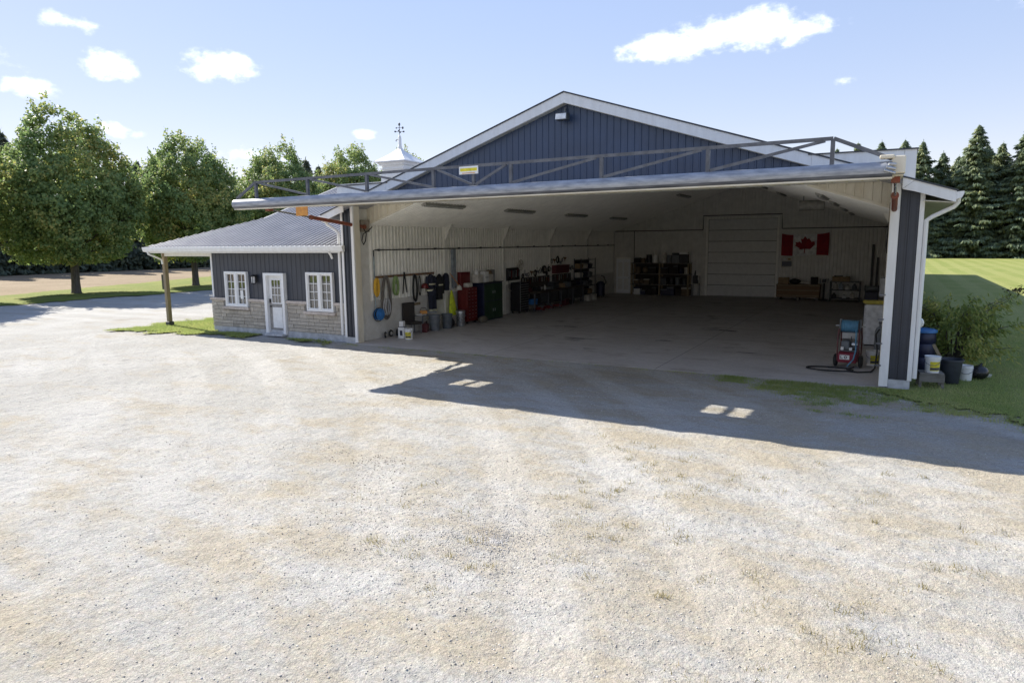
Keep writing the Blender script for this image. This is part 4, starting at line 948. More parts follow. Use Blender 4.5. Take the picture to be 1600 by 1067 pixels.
B().box(LX+.11, .78, 11.8, 17.9, .86, .94).build('bench_top', mat('oily_bench_top', (.07, .06, .05), .6), wb, bevel=.008); B().box(LX+.11, .70, 11.85, 17.85, .28, .32).build('lower_shelf', steel_dk, wb)
for yy in (11.86, 13.4, 14.9, 16.4, 17.8):
    for xx in (LX+.16, .72): B().box(xx-.03, xx+.03, yy-.03, yy+.03, 0, .86).build('leg', steel_dk, wb)
B().box(LX+.03, LX+.05, 11.9, 17.8, 1.05, 1.62).build('pegboard', mat('brown_pegboard', (.075, .062, .05), .8), wb)
for k in range(5):
    y0 = 12.62+k*1.06; cb = B().box(LX+.14, .66, y0, y0+.98, .33, .855).build('added_drawer_base', black, wb, bevel=.006)  # drawer blocks added so the bench base reads dark
    for j in range(3): B().box(.661, .672, y0+.03, y0+.95, .36+j*.165, .36+j*.165+.15).build('drawer', darkgrey, cb)
tl = (('hand saw', offwhite), ('spanner', metal_shiny), ('hammer', wood_br), ('pliers', redp), ('square', metal_shiny), ('clamp', steel_dk), ('file', greyp), ('tin snips', redp))
for k in range(22):
    n_, m_ = tl[k % 8]; yy = 12.0+k*.26; top = 1.60-random.uniform(0, .05); ln = random.uniform(.18, .32)
    t = thing(n_.replace(' ', '_'), 'small %s on the bench pegboard, %s set of tools along' % (n_, ('first', 'second', 'third')[k//8]), n_.split()[-1], (LX+.10, yy, top-ln), 0, 'tools on the bench pegboard')
    B().bar((0, 0, 0), (0, 0, ln), .02, .03).build('handle', m_, t); B().box(-.012, .012, -.05, .05, ln-.06, ln).build('head', (metal_shiny, steel_dk)[k % 2], t)
random.seed(21)
for k, (yy, lb, m_, sz) in enumerate(((12.0, 'dark red case at the near end of the workbench', redbrown, (.3, .5, .18)), (12.75, 'black case on the workbench beside the dark red case', black, (.3, .4, .22)), (13.3, 'two-litre white tin on the workbench', whitep, (.14, .14, .2)), (13.6, 'slim white bottle on the workbench', whitep, (.09, .09, .26)), (14.1, 'flat silver case open on the workbench', metal_shiny, (.35, .5, .10)), (14.9, 'dark machine block on the workbench', darkgrey, (.4, .6, .34)), (15.6, 'brown parts box on the workbench', card, (.3, .4, .22)), (16.3, 'grey parts bin on the workbench', greyp, (.3, .4, .26)), (17.1, 'black battery charger at the far end of the workbench', black, (.3, .5, .3)))):
    t = thing('bench_item', lb, 'tin' if 'tin' in lb else 'bottle' if 'bottle' in lb else 'case' if 'case' in lb else 'box', (.30+random.uniform(-.05, .15), yy, .941), random.uniform(-.3, .3))
    t.name = {'tin': 'paint_tin', 'bottle': 'spray_bottle', 'case': 'tool_case', 'box': 'parts_box'}[t['category']]
    if t['category'] in ('tin', 'bottle'): B().lathe([(sz[0]/2, 0), (sz[0]/2, sz[2]*.75), (sz[0]*.2, sz[2]*.85), (sz[0]*.2, sz[2])], n=14).build('body', m_, t, smooth=True)
    else: B().box(-sz[0]/2, sz[0]/2, -sz[1]/2, sz[1]/2, 0, sz[2]*.55).build('body', m_, t, bevel=.012); B().box(-sz[0]/2+.01, sz[0]/2-.01, -sz[1]/2+.01, sz[1]/2-.01, sz[2]*.555, sz[2]).build('lid', m_, t, bevel=.02); B().tube([(sz[0]/2, -.06, sz[2]*.6), (sz[0]/2+.03, -.05, sz[2]*.6), (sz[0]/2+.03, .05, sz[2]*.6), (sz[0]/2, .06, sz[2]*.6)], .008, 6).build('handle', greyp, t)
random.seed(31)
for k in range(20):
    yy = 11.95+k*.33; zz = random.uniform(1.62, 1.95); kd = k % 4; lb = ('coiled black cable', 'grey work lamp', 'dark belt', 'brown funnel')[kd]+' hung above the bench pegboard, '+('first', 'second', 'third', 'fourth', 'fifth')[k//4]+' of its kind'
    if 15.2 < yy < 17.1: zz = 2.2+random.uniform(0, .1)
    t = thing(('coiled_cable', 'work_lamp', 'fan_belt', 'funnel')[kd], lb, ('cable', 'lamp', 'belt', 'funnel')[kd], (LX+.09, yy, zz), 0, 'things hung above the workbench')
    rr_ = random.uniform(.08, .15)
    if kd in (0, 2):
        for j in range(3 if kd == 0 else 1): B().tube([(.02*j, rr_*(.8+.1*j)*math.cos(a/14*6.283), rr_*(1.1+.1*j)*math.sin(a/14*6.283)+rr_) for a in range(14)], .014, 6, closed=True).build('loop', (rubber, black)[kd > 0], t, smooth=True)
    elif kd == 1: B().cyl((0, 0, .02), (.10, 0, .0), .05, .09, 12).build('shade', greyp, t, smooth=True); B().bar((-.03, 0, 0), (-.03, 0, .25), .02).build('stem', steel_dk, t); B().ball((.09, 0, 0), .04, 8, 6).build('bulb', offwhite, t)
    else: B().lathe([(.015, 0), (.02, .1), (.10, .2), (.10, .22)], n=14).build('cone', wood_br, t, smooth=True); B().bar((-.06, 0, .21), (-.08, 0, .26), .015).build('hook', steel_dk, t)
t = thing('wall_fan', 'round wall fan with pale grille above the black chest', 'fan', (LX+.18, 11.55, 2.05))
B().tube([(.05, .24*math.cos(a/18*6.283), .24*math.sin(a/18*6.283)+.22) for a in range(18)], .02, 6, closed=True).build('guard', offwhite, t, smooth=True)
for k in range(4):
    a = k*1.571+.4; B().prism([(.03*math.cos(a), .22+.03*math.sin(a)), (.2*math.cos(a-.35), .22+.2*math.sin(a-.35)), (.2*math.cos(a+.35), .22+.2*math.sin(a+.35))], 0, .03, .045).build('blade', offwhite, t)
B().cyl((-.16, 0, .22), (.07, 0, .22), .06, n=12).build('motor', offwhite, t); B().bar((-.17, 0, -.2), (-.17, 0, .3), .04).build('stand', offwhite, t)
wheel('grinder_wheel', 'dark spoked wheel hung on the wall over the workbench', (LX+.12, 14.3, 1.72), .22); wheel('pulley_wheel', 'pale pulley hung beside the dark spoked wheel', (LX+.12, 14.85, 1.80), .15)
t = thing('wall_cabinet', 'dark maroon wall cupboard over the middle of the workbench', 'cupboard'); B().box(LX+.03, .22, 15.3, 17.0, 1.68, 2.12).build('carcass', redbrown, t, bevel=.01); 
for y0 in (15.33, 16.17): B().box(.221, .235, y0, y0+.8, 1.70, 2.10).build('cabinet_door', redbrown, t, bevel=.004)
t = thing('parts_rack', 'dark open parts rack standing at the far end of the workbench', 'rack')
B().box(LX+.10, LX+.115, 18.1, 20.2, .3, 2.3).build('dark_backing', black, t)  # dark sheet added so the gaps between the bins read dark
for (y, x) in ((18.1, LX+.13), (18.1, .45), (20.2, LX+.13), (20.2, .45)): B().box(x-.02, x+.02, y-.02, y+.02, 0, 2.4).build('upright', steel_dk, t)
for zz in (.3, .8, 1.3, 1.8, 2.3): B().box(LX+.13, .45, 18.1, 20.2, zz, zz+.03).build('shelf', steel_dk, t)
for k in range(12):
    zz = (.33, .83, 1.33, 1.83)[k % 4]; yy = 18.4+(k//4)*.68
    c = thing('parts_bin', '%s parts bin on the %s shelf of the dark rack, %s along' % (('grey', 'navy', 'pale', 'brown', 'dark')[k % 5], ('lowest', 'second', 'third', 'fourth')[k % 4], ('first', 'second', 'third')[k//4]), 'bin', (.18, yy, zz+.001), 0, 'bins on the dark parts rack'); m_ = (greyp, navyp, offwhite, card, darkgrey)[k % 5]
    B().prism([(-.15, 0), (.15, 0), (.20, .22), (.10, .28), (-.15, .28)], 1, -.22, .22).build('body', m_, c)
for k, (yy, lb) in enumerate(((12.3, 'red trolley jack under the near end of the workbench'), (13.3, 'red trolley jack second along under the workbench'), (14.3, 'red trolley jack third along under the workbench'))):
    t = thing('trolley_jack', lb, 'jack', (.72, yy, 0), .15*(k-1)); B().prism([(-.28, .05), (.28, .05), (.28, .13), (.1, .2), (-.28, .13)], 1, -.11, .11).build('frame', redp, t, bevel=.01); B().cyl((-.1, 0, .2), (-.3, 0, .34), .02, n=8).build('handle_socket', redp, t); B().cyl((.2, 0, .12), (.2, 0, .24), .06, n=12).build('saddle', steel_dk, t)
    for (x, y) in ((-.22, -.13), (-.22, .13), (.22, -.13), (.22, .13)): B().cyl((x, y-.02, .05), (x, y+.02, .05), .05, n=12).build('castor', steel_dk, t)
one(B().prism([(-.16, 0), (.16, 0), (.2, .26), (-.2, .26)], 1, -.2, .2), 'blue_tub', bluep, 'blue plastic tub on the shelf under the workbench', 'tub', (.42, 12.22, .322))
for k, (x, y, m_, lb) in enumerate(((.62, 15.6, redbrown, 'maroon case on the floor under the workbench'), (.55, 16.4, black, 'black crate on the floor under the workbench'), (.70, 18.5, offwhite, 'pale square tin on the floor before the parts rack'), (.72, 19.3, offwhite, 'pale round-topped canister on the floor before the parts rack'))):
    t = thing('floor_case' if k < 2 else 'canister', lb, 'case' if k < 2 else 'canister', (x, y, 0)); B().box(-.14, .14, -.2, .2, 0, .30).build('body', m_, t, bevel=.015); B().box(-.15, .15, -.21, .21, .302, .34).build('lid', m_, t, bevel=.01); B().tube([(0, -.06, .34), (0, -.05, .38), (0, .05, .38), (0, .06, .34)], .01, 6).build('handle', black, t)
t = thing('shop_vacuum', 'dark blue drum vacuum near the far left corner', 'vacuum', (.35, 21.3, 0)); B().lathe([(.24, .08), (.26, .1), (.26, .62), (.24, .66), (.27, .68), (.27, .8), (.15, .95), (.05, .97)], n=22).build('drum', navyp, t, smooth=True); B().tube([(.2, 0, .7), (.4, -.1, .9), (.3, -.2, 1.25), (.1, -.1, 1.3)], .03, 8).build('hose', black, t, smooth=True)
for a in range(4): B().ball((.2*math.cos(a*1.571+.8), .2*math.sin(a*1.571+.8), .045), .045, 8, 6).build('castor', black, t)

# ---- back wall
sh = thing('storage_shelves', 'timber storage shelves crowded with parts against the back wall', 'shelves')
for x in (1.40, 3.2, 4.98):
    for y in (23.98, 24.55): B().box(x-.045, x+.045, y-.045, y+.045, 0, 2.0).build('upright', wood, sh)
for zz in (.62, 1.28, 1.95): B().box(1.32, 5.06, 23.92, 24.6, zz, zz+.05).build('shelf', wood_gr, sh)
B().box(1.36, 5.02, 24.602, 24.62, .02, 1.95).build('dark_backing', brownfab, sh)  # added dark sheet, makes the whole shelf unit read as a dark mass
random.seed(5)
mm = (black, darkgrey, navyp, brownfab, mat('dark_cardboard', (.17, .125, .08), .8), greyp, brownfab, offwhite, black, darkgrey, greyp, whitep)
xpos = {'floor': 0, 'bottom': .67, 'middle': 1.33, 'top': 2.0}
words = ('black', 'dark grey', 'navy', 'dark brown', 'cardboard', 'grey', 'umber', 'pale', 'black', 'charcoal', 'mid grey', 'white')
ords = ('first', 'second', 'third', 'fourth', 'fifth', 'sixth', 'seventh', 'eighth', 'ninth', 'tenth')
for lev, z0 in xpos.items():
    x = 1.52; k = 0
    while x < 4.75 and k < 10:
        w = random.uniform(.26, .50); h = random.uniform(.26, .54) if lev != 'top' else random.uniform(.25, .68); i = random.randrange(12); kind = random.choice(('box', 'box', 'tin', 'bag'))
        if abs(x+w/2-3.2) < w/2+.05: x = 3.26
        t = thing({'box': 'parts_box', 'tin': 'paint_tin', 'bag': 'parts_bag'}[kind], '%s %s on the %s of the timber shelves, %s from the left' % (words[i], kind, 'floor level' if lev == 'floor' else lev+' board', ords[k]), kind, (x+w/2, 24.15+random.uniform(-.05, .1), z0+.001))
        if kind == 'box': B().box(-w/2, w/2, -.18, .18, 0, h*.8).build('body', mm[i], t, bevel=.01); B().box(-w/2-.006, w/2+.006, -.186, .186, h*.8+.001, h).build('lid', mm[(i+3) % 12], t, bevel=.006)
        elif kind == 'tin': r = min(w/2, .16); B().lathe([(r, 0), (r, h*.92), (r*1.04, h*.93), (r*1.04, h), (r*.9, h)], n=16).build('body', mm[i], t, smooth=True); B().tube([(r, 0, h*.8), (0, -r*1.1, h*.55), (-r, 0, h*.8)], .006, 6).build('handle', greyp, t)
        else: B().ball((0, 0, h*.45), (w/2, .2, h*.46), 12, 8).build('body', mm[i], t, smooth=True); B().tube([(-.06, 0, h*.85), (0, 0, h*1.05), (.06, 0, h*.85)], .012, 6).build('handle', black, t)
        x += w+random.uniform(.012, .04); k += 1
t = thing('engine_stand', 'dark engine stand with pale top between shelves and overhead door', 'stand', (5.42, 24.1, 0))
B().box(-.24, .24, -.2, .2, .72, .76).build('platform', offwhite, t); B().box(-.16, .12, -.14, .14, .765, 1.25).build('engine', black, t, bevel=.04); B().cyl((-.05, 0, 1.25), (-.02, 0, 1.55), .06, .03, 10).build('stack', darkgrey, t); B().box(.14, .22, -.1, .06, 1.0, 1.24).build('filter', offwhite, t, bevel=.02)
for (x, y) in ((-.2, -.16), (.2, -.16), (-.2, .16), (.2, .16)): B().bar((x, y, 0), (x, y, .72), .04).build('leg', steel_dk, t)
# flag pinned on the wall
fg = thing('flag', 'red and white flag with a red maple leaf pinned to the back wall', 'flag', (10.16, 24.60, 2.45))
def flag_pt(u, v):
    sag = .10*(1-(2*u-1)**2)+.03*math.sin(u*9)
    return (2.48*u, -.05+.012*math.sin(u*13+v*2), 1.24*v*(1.0+.04*u)-sag*v - .03*math.sin(u*6)*(1-v))
def flag_patch(u0, u1, nm, m):
    nu, nv = 14, 8; b = B(); vs = [flag_pt(u0+(u1-u0)*i/nu, j/nv) for j in range(nv+1) for i in range(nu+1)]
    b.add(vs, [(j*(nu+1)+i, j*(nu+1)+i+1, (j+1)*(nu+1)+i+1, (j+1)*(nu+1)+i) for j in range(nv) for i in range(nu)]); b.build(nm, m, fg, smooth=True)
flag_patch(0, .25, 'red_bar', flag_red); flag_patch(.25, .75, 'white_field', flag_white); flag_patch(.75, 1, 'red_bar', flag_red)
half = [(0, 1.0), (.105, .80), (.20, .85), (.15, .545), (.285, .69), (.315, .61), (.47, .64), (.42, .475), (.50, .43), (.245, .215), (.27, .125), (.02, .16), (.02, -.12)]
leaf = half + [(-x, y) for (x, y) in half[::-1] if x > 0]
me = bmesh.new(); vv = []
for (x, y) in leaf:
    u = .5+x*.43; v_ = .12+(y+.12)*.70; q = flag_pt(u, v_); vv.append(me.verts.new((q[0], q[1]-.030, q[2])))
me.faces.new(vv); bmesh.ops.triangulate(me, faces=me.faces[:]); ms_ = bpy.data.meshes.new('maple_leaf'); me.to_mesh(ms_); me.free(); ms_.materials.append(flag_red)
lo = bpy.data.objects.new('maple_leaf', ms_); COL.objects.link(lo); lo.parent = fg
t = thing('notice_board', 'pale notice board with dark lower half beside the overhead door', 'notice board', (10.48, 24.66, 1.78)); B().box(-.30, .30, -.03, .03, 0, .56).build('board', offwhite, t); B().box(-.27, .27, -.034, -.0305, .04, .34).build('dark_sheet', navyp, t); B().box(-.2, -.05, -.034, -.0305, .40, .50).build('paper', whitep, t); B().box(.05, .2, -.034, -.0305, .40, .50).build('paper', card, t)
t = thing('wooden_crate', 'long brown plywood crate against the back wall under the flag', 'crate', (11.25, 23.95, 0))
B().box(-1.12, 1.12, -.42, .40, .14, .86).build('body', wood_br, t, bevel=.008)
for zz in (.20, .50, .78): B().box(-1.13, 1.13, -.445, -.421, zz, zz+.07).build('batten', wood, t)
for xx in (-1.0, 0, 1.0): B().box(xx-.08, xx+.08, -.4, .38, 0, .138).build('skid', wood_gr, t)
for (x, lb, sx, h, m_, kd) in ((-.80, 'brown carton on the left end of the plywood crate', .55, .36, card, 'box'), (-.20, 'black duffel bag on top of the plywood crate', .62, .30, black, 'bag'), (.38, 'white roll of sheeting on the plywood crate', .5, .16, offwhite, 'roll'), (.80, 'small brown box on the right end of the plywood crate', .34, .40, brownfab, 'box')):
    t = thing({'box': 'carton', 'bag': 'duffel_bag', 'roll': 'sheet_roll'}[kd], lb, kd, (11.25+x, 23.95, .861))
    if kd == 'box': B().box(-sx/2, sx/2, -.2, .2, 0, h).build('box', m_, t, bevel=.008); B().box(-.03, .03, -.201, .199, h+.0005, h+.003).build('tape', offwhite, t)
    elif kd == 'bag': B().ball((0, 0, h/2), (sx/2, .2, h/2), 14, 8).build('body', m_, t, smooth=True); B().tube([(-.12, -.1, h*.8), (0, -.12, h*1.15), (.12, -.1, h*.8)], .012, 6).build('handle', m_, t)
    else: B().cyl((-sx/2, 0, h/2), (sx/2, 0, h/2), h/2, n=14).build('roll', m_, t, smooth=True)
t = thing('bench_grinder', 'dark grinder on a pedestal between the crate and black shelving', 'grinder', (12.58, 23.7, 0)); B().cyl((0, 0, 0), (0, 0, .03), .2, n=16).build('foot', black, t); B().cyl((0, 0, .03), (0, 0, .95), .05, n=10).build('pedestal', black, t); B().cyl((-.10, 0, 1.08), (.10, 0, 1.08), .1, n=14).build('motor', darkgrey, t); B().cyl((-.2, 0, 1.08), (-.17, 0, 1.08), .12, n=16).build('wheel', greyp, t); B().cyl((.17, 0, 1.08), (.2, 0, 1.08), .12, n=16).build('wheel', greyp, t)
rk = thing('metal_rack', 'low black metal rack with white containers right of the crate', 'rack')
for (x, y) in ((12.92, 23.45), (12.92, 24.1), (14.35, 23.45), (14.35, 24.1)): B().box(x-.03, x+.03, y-.03, y+.03, 0, 1.08).build('upright', black, rk)
for zz in (.12, .58, 1.02): B().box(12.88, 14.39, 23.42, 24.13, zz, zz+.04).build('shelf', (black, black, greyp)[(zz > .5)+(zz > 1)], rk)
for k, (x, z0, m_, h, lb) in enumerate(((13.15, .621, offwhite, .34, 'leftmost white container on the black rack'), (13.42, .621, mat('pale_blue_grey', (.36, .40, .46), .5), .36, 'pale blue container on the black rack'), (13.75, .621, whitep, .24, 'small white canister on the black rack'), (14.08, .621, greyp, .3, 'grey canister at the right end of the black rack'), (13.6, .161, whitep, .16, 'white pan on the bottom shelf of the black rack'), (13.1, .161, darkgrey, .25, 'dark can on the bottom shelf of the black rack'), (14.0, .161, offwhite, .3, 'pale sack on the bottom shelf of the black rack'))):
    t = thing('container', lb, 'container', (x, 23.75, z0)); B().lathe([(.11, 0), (.12, .02), (.12, h*.7), (.06, h*.85), (.05, h)], n=14).build('body', m_, t, smooth=True); B().cyl((0, 0, h), (0, 0, h+.025), .055, n=12).build('cap', black, t)
t = thing('carton', 'brown carton holding a white wrench on top of the black rack', 'box', (13.4, 23.75, 1.061)); B().box(-.42, .42, -.25, .25, 0, .26).build('box', card, t, bevel=.008); B().bar((-.25, -.1, .30), (.22, -.05, .27), .03, .05).build('wrench', whitep, t); B().box(-.35, .1, -.2, .2, .262, .31).build('cloth', black, t, bevel=.02)
for k, (x, h, lb) in enumerate(((14.85, 3.05, 'tall black steel channel standing against the back wall'), (15.1, 2.35, 'shorter black steel channel beside the tall one'))):
    one(B().prism([(-.06, -.04), (.06, -.04), (.06, .04), (.045, .04), (.045, -.02), (-.045, -.02), (-.045, .04), (-.06, .04)], 2, 0, h), 'steel_channel', black, lb, 'steel channel', (x, 24.62, 0), math.pi)
t = thing('generator', 'dark blue engine generator at the far right corner', 'generator', (14.95, 22.6, 0)); B().box(-.3, .3, -.35, .35, .12, .62).build('engine', navyp, t, bevel=.03); B().cyl((-.35, 0, .78), (.35, 0, .78), .14, n=14).build('tank', greyp, t, smooth=True)
for (x, y) in ((-.3, -.35), (.3, -.35), (-.3, .35), (.3, .35)): B().bar((x, y, 0), (x, y, .95), .035).build('frame_post', black, t)
# ---- right side of the bay
t = thing('freezer', 'white upright appliance with yellow cushion on top inside the right jamb', 'appliance', (15.46, 7.0, 0)); B().box(-.30, .32, -.36, .36, .04, 1.30).build('body', mat('appliance_white', (.62, .63, .65), .4), t, bevel=.02); B().box(-.335, -.302, -.35, .35, .10, 1.28).build('door', MATS['appliance_white'], t, bevel=.012); B().box(-.36, -.336, .24, .28, .6, 1.0).build('handle', greyp, t); B().box(-.28, .30, -.34, .34, 0, .038).build('plinth', black, t)
t = thing('seat_cushion', 'faded yellow cushion lying on the white appliance', 'cushion', (15.38, 6.95, 1.302), .25); B().box(-.28, .26, -.22, .22, 0, .11).build('pad', cushion_y, t, bevel=.045); B().tube([(-.28, -.22, .055), (.26, -.22, .055), (.26, .22, .055), (-.28, .22, .055)], .012, 6, closed=True).build('piping', cushion_y, t)
t = thing('wall_box', 'grey electrical cabinet on the right wall beyond the white appliance', 'cabinet', (15.62, 8.2, 1.45)); B().box(-.12, .16, -.25, .25, 0, .62).build('body', mat('box_grey', (.42, .43, .45), .5), t, bevel=.01); B().box(-.135, -.121, -.22, .22, .03, .59).build('door', MATS['box_grey'], t)
bucket('pail', 'white pail with yellow label inside the right jamb behind the red washer', (15.50, 2.95, 0), .16, .40)
t = thing('gas_bottle', 'grey gas cylinder standing behind the red washer', 'gas cylinder', (15.62, 3.9, 0)); B().lathe([(.12, 0), (.125, .02), (.125, .8), (.09, .9), (.03, .95), (.03, 1.02)], n=18).build('body', greyp, t, smooth=True); B().cyl((0, 0, 1.02), (0, 0, 1.07), .045, n=10).build('valve', steel_dk, t)
# pressure washer
pw = thing('pressure_washer', 'red wheeled pressure washer with blue hose reel near the right jamb', 'pressure washer', (14.95, 2.45, 0), math.radians(-6))
for s in (-1, 1):
    w_ = B(); pts = [(s*.30, -.08+.125*math.cos(a/20*6.283), .17+.125*math.sin(a/20*6.283)) for a in range(20)]
    wo = w_.tube(pts, .045, 8, closed=True).build('wheel', rubber, pw, smooth=True); B().cyl((s*.27, -.08, .17), (s*.33, -.08, .17), .075, n=14).build('rim', darkgrey, wo)
    B().tube([(s*.24, -.25, .20), (s*.25, -.24, .75), (s*.24, -.16, 1.02)], .018, 8).build('frame_tube', redbrown, pw, smooth=True); B().tube([(s*.24, .30, .05), (s*.25, .30, .75), (s*.24, .16, 1.02)], .018, 8).build('frame_tube', redbrown, pw, smooth=True)
    B().bar((s*.24, -.25, .20), (s*.24, .30, .20), .035).build('rail', redbrown, pw)
    B().cyl((s*.20, 0, 1.08), (s*.215, 0, 1.08), .17, n=22).build('reel_flange', darkgrey, pw); B().cyl((s*.215, 0, 1.08), (s*.36, 0, 1.08), .02, n=8).build('axle', metal_shiny, pw); B().bar((s*.24, -.02, .98), (s*.24, -.02, 1.26), .02, .04).build('reel_bracket', greyp, pw)
B().cyl((-.20, 0, 1.08), (.20, 0, 1.08), .145, n=22).build('hose_wrap', bluehose, pw, smooth=True)
for k in range(9): xk = -.18+k*.045; B().tube([(xk, .148*math.cos(a/16*6.283), 1.08+.148*math.sin(a/16*6.283)) for a in range(16)], .016, 6, closed=True).build('hose_turn', bluehose, pw, smooth=True)
B().prism([(-.28, .14), (-.30, .38), (-.18, .42), (.28, .42), (.28, .14)], 0, -.22, .22).build('tank_cover', mat('red_cover', (.24, .025, .045), .4), pw, bevel=.02)
B().box(-.17, .06, -.3045, -.294, .23, .345).build('decal', whitep, pw)
b = B().box(-.15, -.135, -.308, -.305, .25, .33).box(-.135, -.095, -.308, -.305, .25, .265); b.build('letter', black, pw)
vs = []; 
for rr_ in (.038, .020):
    for k in range(16): vs.append((-.03+rr_*math.cos(k/16*6.283), -.3065, .29+rr_*math.sin(k/16*6.283)))
B().add(vs, [(k, (k+1) % 16, 16+(k+1) % 16, 16+k) for k in range(16)]).build('letter', black, pw)
B().box(-.20, .20, -.20, .26, .43, .46).build('deck', steel_dk, pw); B().box(-.18, .02, -.14, .10, .462, .70).build('engine', greyp, pw, bevel=.03); B().cyl((.06, 0, .60), (.20, 0, .60), .09, n=14).build('pump', metal_shiny, pw, smooth=True); B().box(-.2, .2, .02, .24, .72, .92).build('burner', mat('dull_silver', (.35, .35, .35), .4, metal=.5), pw, bevel=.03)
B().box(-.17, -.10, -.235, -.205, .47, .55).build('gauge', whitep, pw); B().box(.03, .10, -.235, -.205, .47, .54).build('gauge', whitep, pw); B().cyl((.05, -.12, .46), (.05, -.10, .82), .012, n=6).build('lever', black, pw)
B().tube([(.16, -.12, 1.0), (.18, -.24, .75), (.2, -.30, .5), (.16, -.34, .25), (.02, -.36, .06)], .018, 8).build('hose_lead', bluehose, pw, smooth=True)
hz = [(15.1, 2.0, .06), (14.95, 1.85, .022)] + [(14.55+.55*math.cos(a), 1.78+.28*math.sin(a), .022) for a in np.linspace(-.2, 5.6, 18)] + [(15.2, 1.55, .022), (15.5, 1.75, .022), (15.58, 2.3, .03), (15.6, 2.5, .5), (15.55, 2.4, .9), (15.62, 2.2, 1.05)]
one(B().tube(hz, .02, 8), 'floor_hose', rubber, 'black rubber hose lying in a loop on the floor by the red washer', 'hose', smooth=True)

# ------------------------------------------------------------------ outside, right of the hangar
t = thing('low_table', 'small weathered wooden stand beside the right corner of the hangar', 'stand', (16.72, .55, 0), .12)
B().box(-.24, .24, -.2, .2, .30, .34).build('top', wood_gr, t, bevel=.006); B().box(-.25, .25, -.215, -.195, .14, .298).build('front_board', wood_gr, t)
for (x, y) in ((-.2, -.16), (.2, -.16), (-.2, .16), (.2, .16)): B().bar((x*1.12, y, 0), (x, y, .30), .06).build('leg', wood_gr, t)
bucket('pail', 'white lidded pail with yellow label on the small weathered stand', (16.74, .50, .341), .155, .37)
t = thing('plant_tub', 'large empty black plastic tub beside the weathered stand', 'tub', (17.14, 1.18, 0)); B().lathe([(.17, 0), (.18, .01), (.235, .52), (.26, .53), (.26, .57), (.235, .57), (.165, .05)], n=26).build('body', mat('faded_black_plastic', (.035, .042, .055), .5), t, smooth=True); B().lathe([(.20, .02), (.0001, .03)], n=26).build('soil', brownfab, t)
bucket('pail', 'plain white pail without lid right of the black tub', (17.48, 1.72, 0), .15, .36, lab=False, lid=False)
t = thing('rubbish_bag', 'crumpled black bag behind the plain white pail', 'bag', (17.78, 2.02, 0)); b = B(); b.ball((0, 0, .16), (.2, .22, .17), 14, 9); o = b.build('bag', mat('black_film', (.015, .015, .017), .25, bump=.6, bscale=14), t, smooth=True); B().tube([(0, 0, .3), (.05, .02, .38)], [.05, .02], 8).build('knot', MATS['black_film'], t)
t = thing('water_barrel', 'barrel with bright blue lid and body darkened for shade half hidden behind the right corner trim', 'barrel', (16.62, 2.55, .1)); B().lathe([(.24, -.1), (.24, 0), (.26, .05), (.27, .25), (.25, .28), (.27, .31), (.27, .60), (.25, .63), (.27, .66), (.26, .88), (.22, .93), (.20, .93)], n=24).build('body', navyp, t, smooth=True); B().lathe([(.27, .90), (.285, .91), (.285, .97), (.20, 1.0)], n=24).build('lid', bluep, t, smooth=True)  # body colour carries the shade and black clutter below the lid
one(B().prism([(-.035, -.02), (.035, -.02), (.035, .02), (-.035, .02)], 2, 0, .95), 'timber_stake', wood, 'pale timber stake leaning above the black tub', 'stake', (17.22, 1.62, 0), .3).rotation_euler = (0, math.radians(-28), .2)
one(B().box(-.05, .05, -.006, .006, 0, .09), 'plant_tag', whitep, 'tiny white plant tag stuck in the soil at the lawn edge', 'tag', (18.0, 2.3, .01), .5).rotation_euler = (.5, .1, .3)
one(B().box(-.07, .07, -.07, .07, 0, 1.15), 'marker_post', wood_gr, 'short dark wooden marker post on the verge beside the driveway', 'post', (-33.9, 15.55, 0), .3, bevel=.01)
b = B(); b.ball((0, 0, .1), (.10, .08, .12), 8, 6)
one(b, 'wall_tap', whitep, 'small white fitting on the side wall behind the corner trim', 'fitting', (16.42, .5, 1.35))
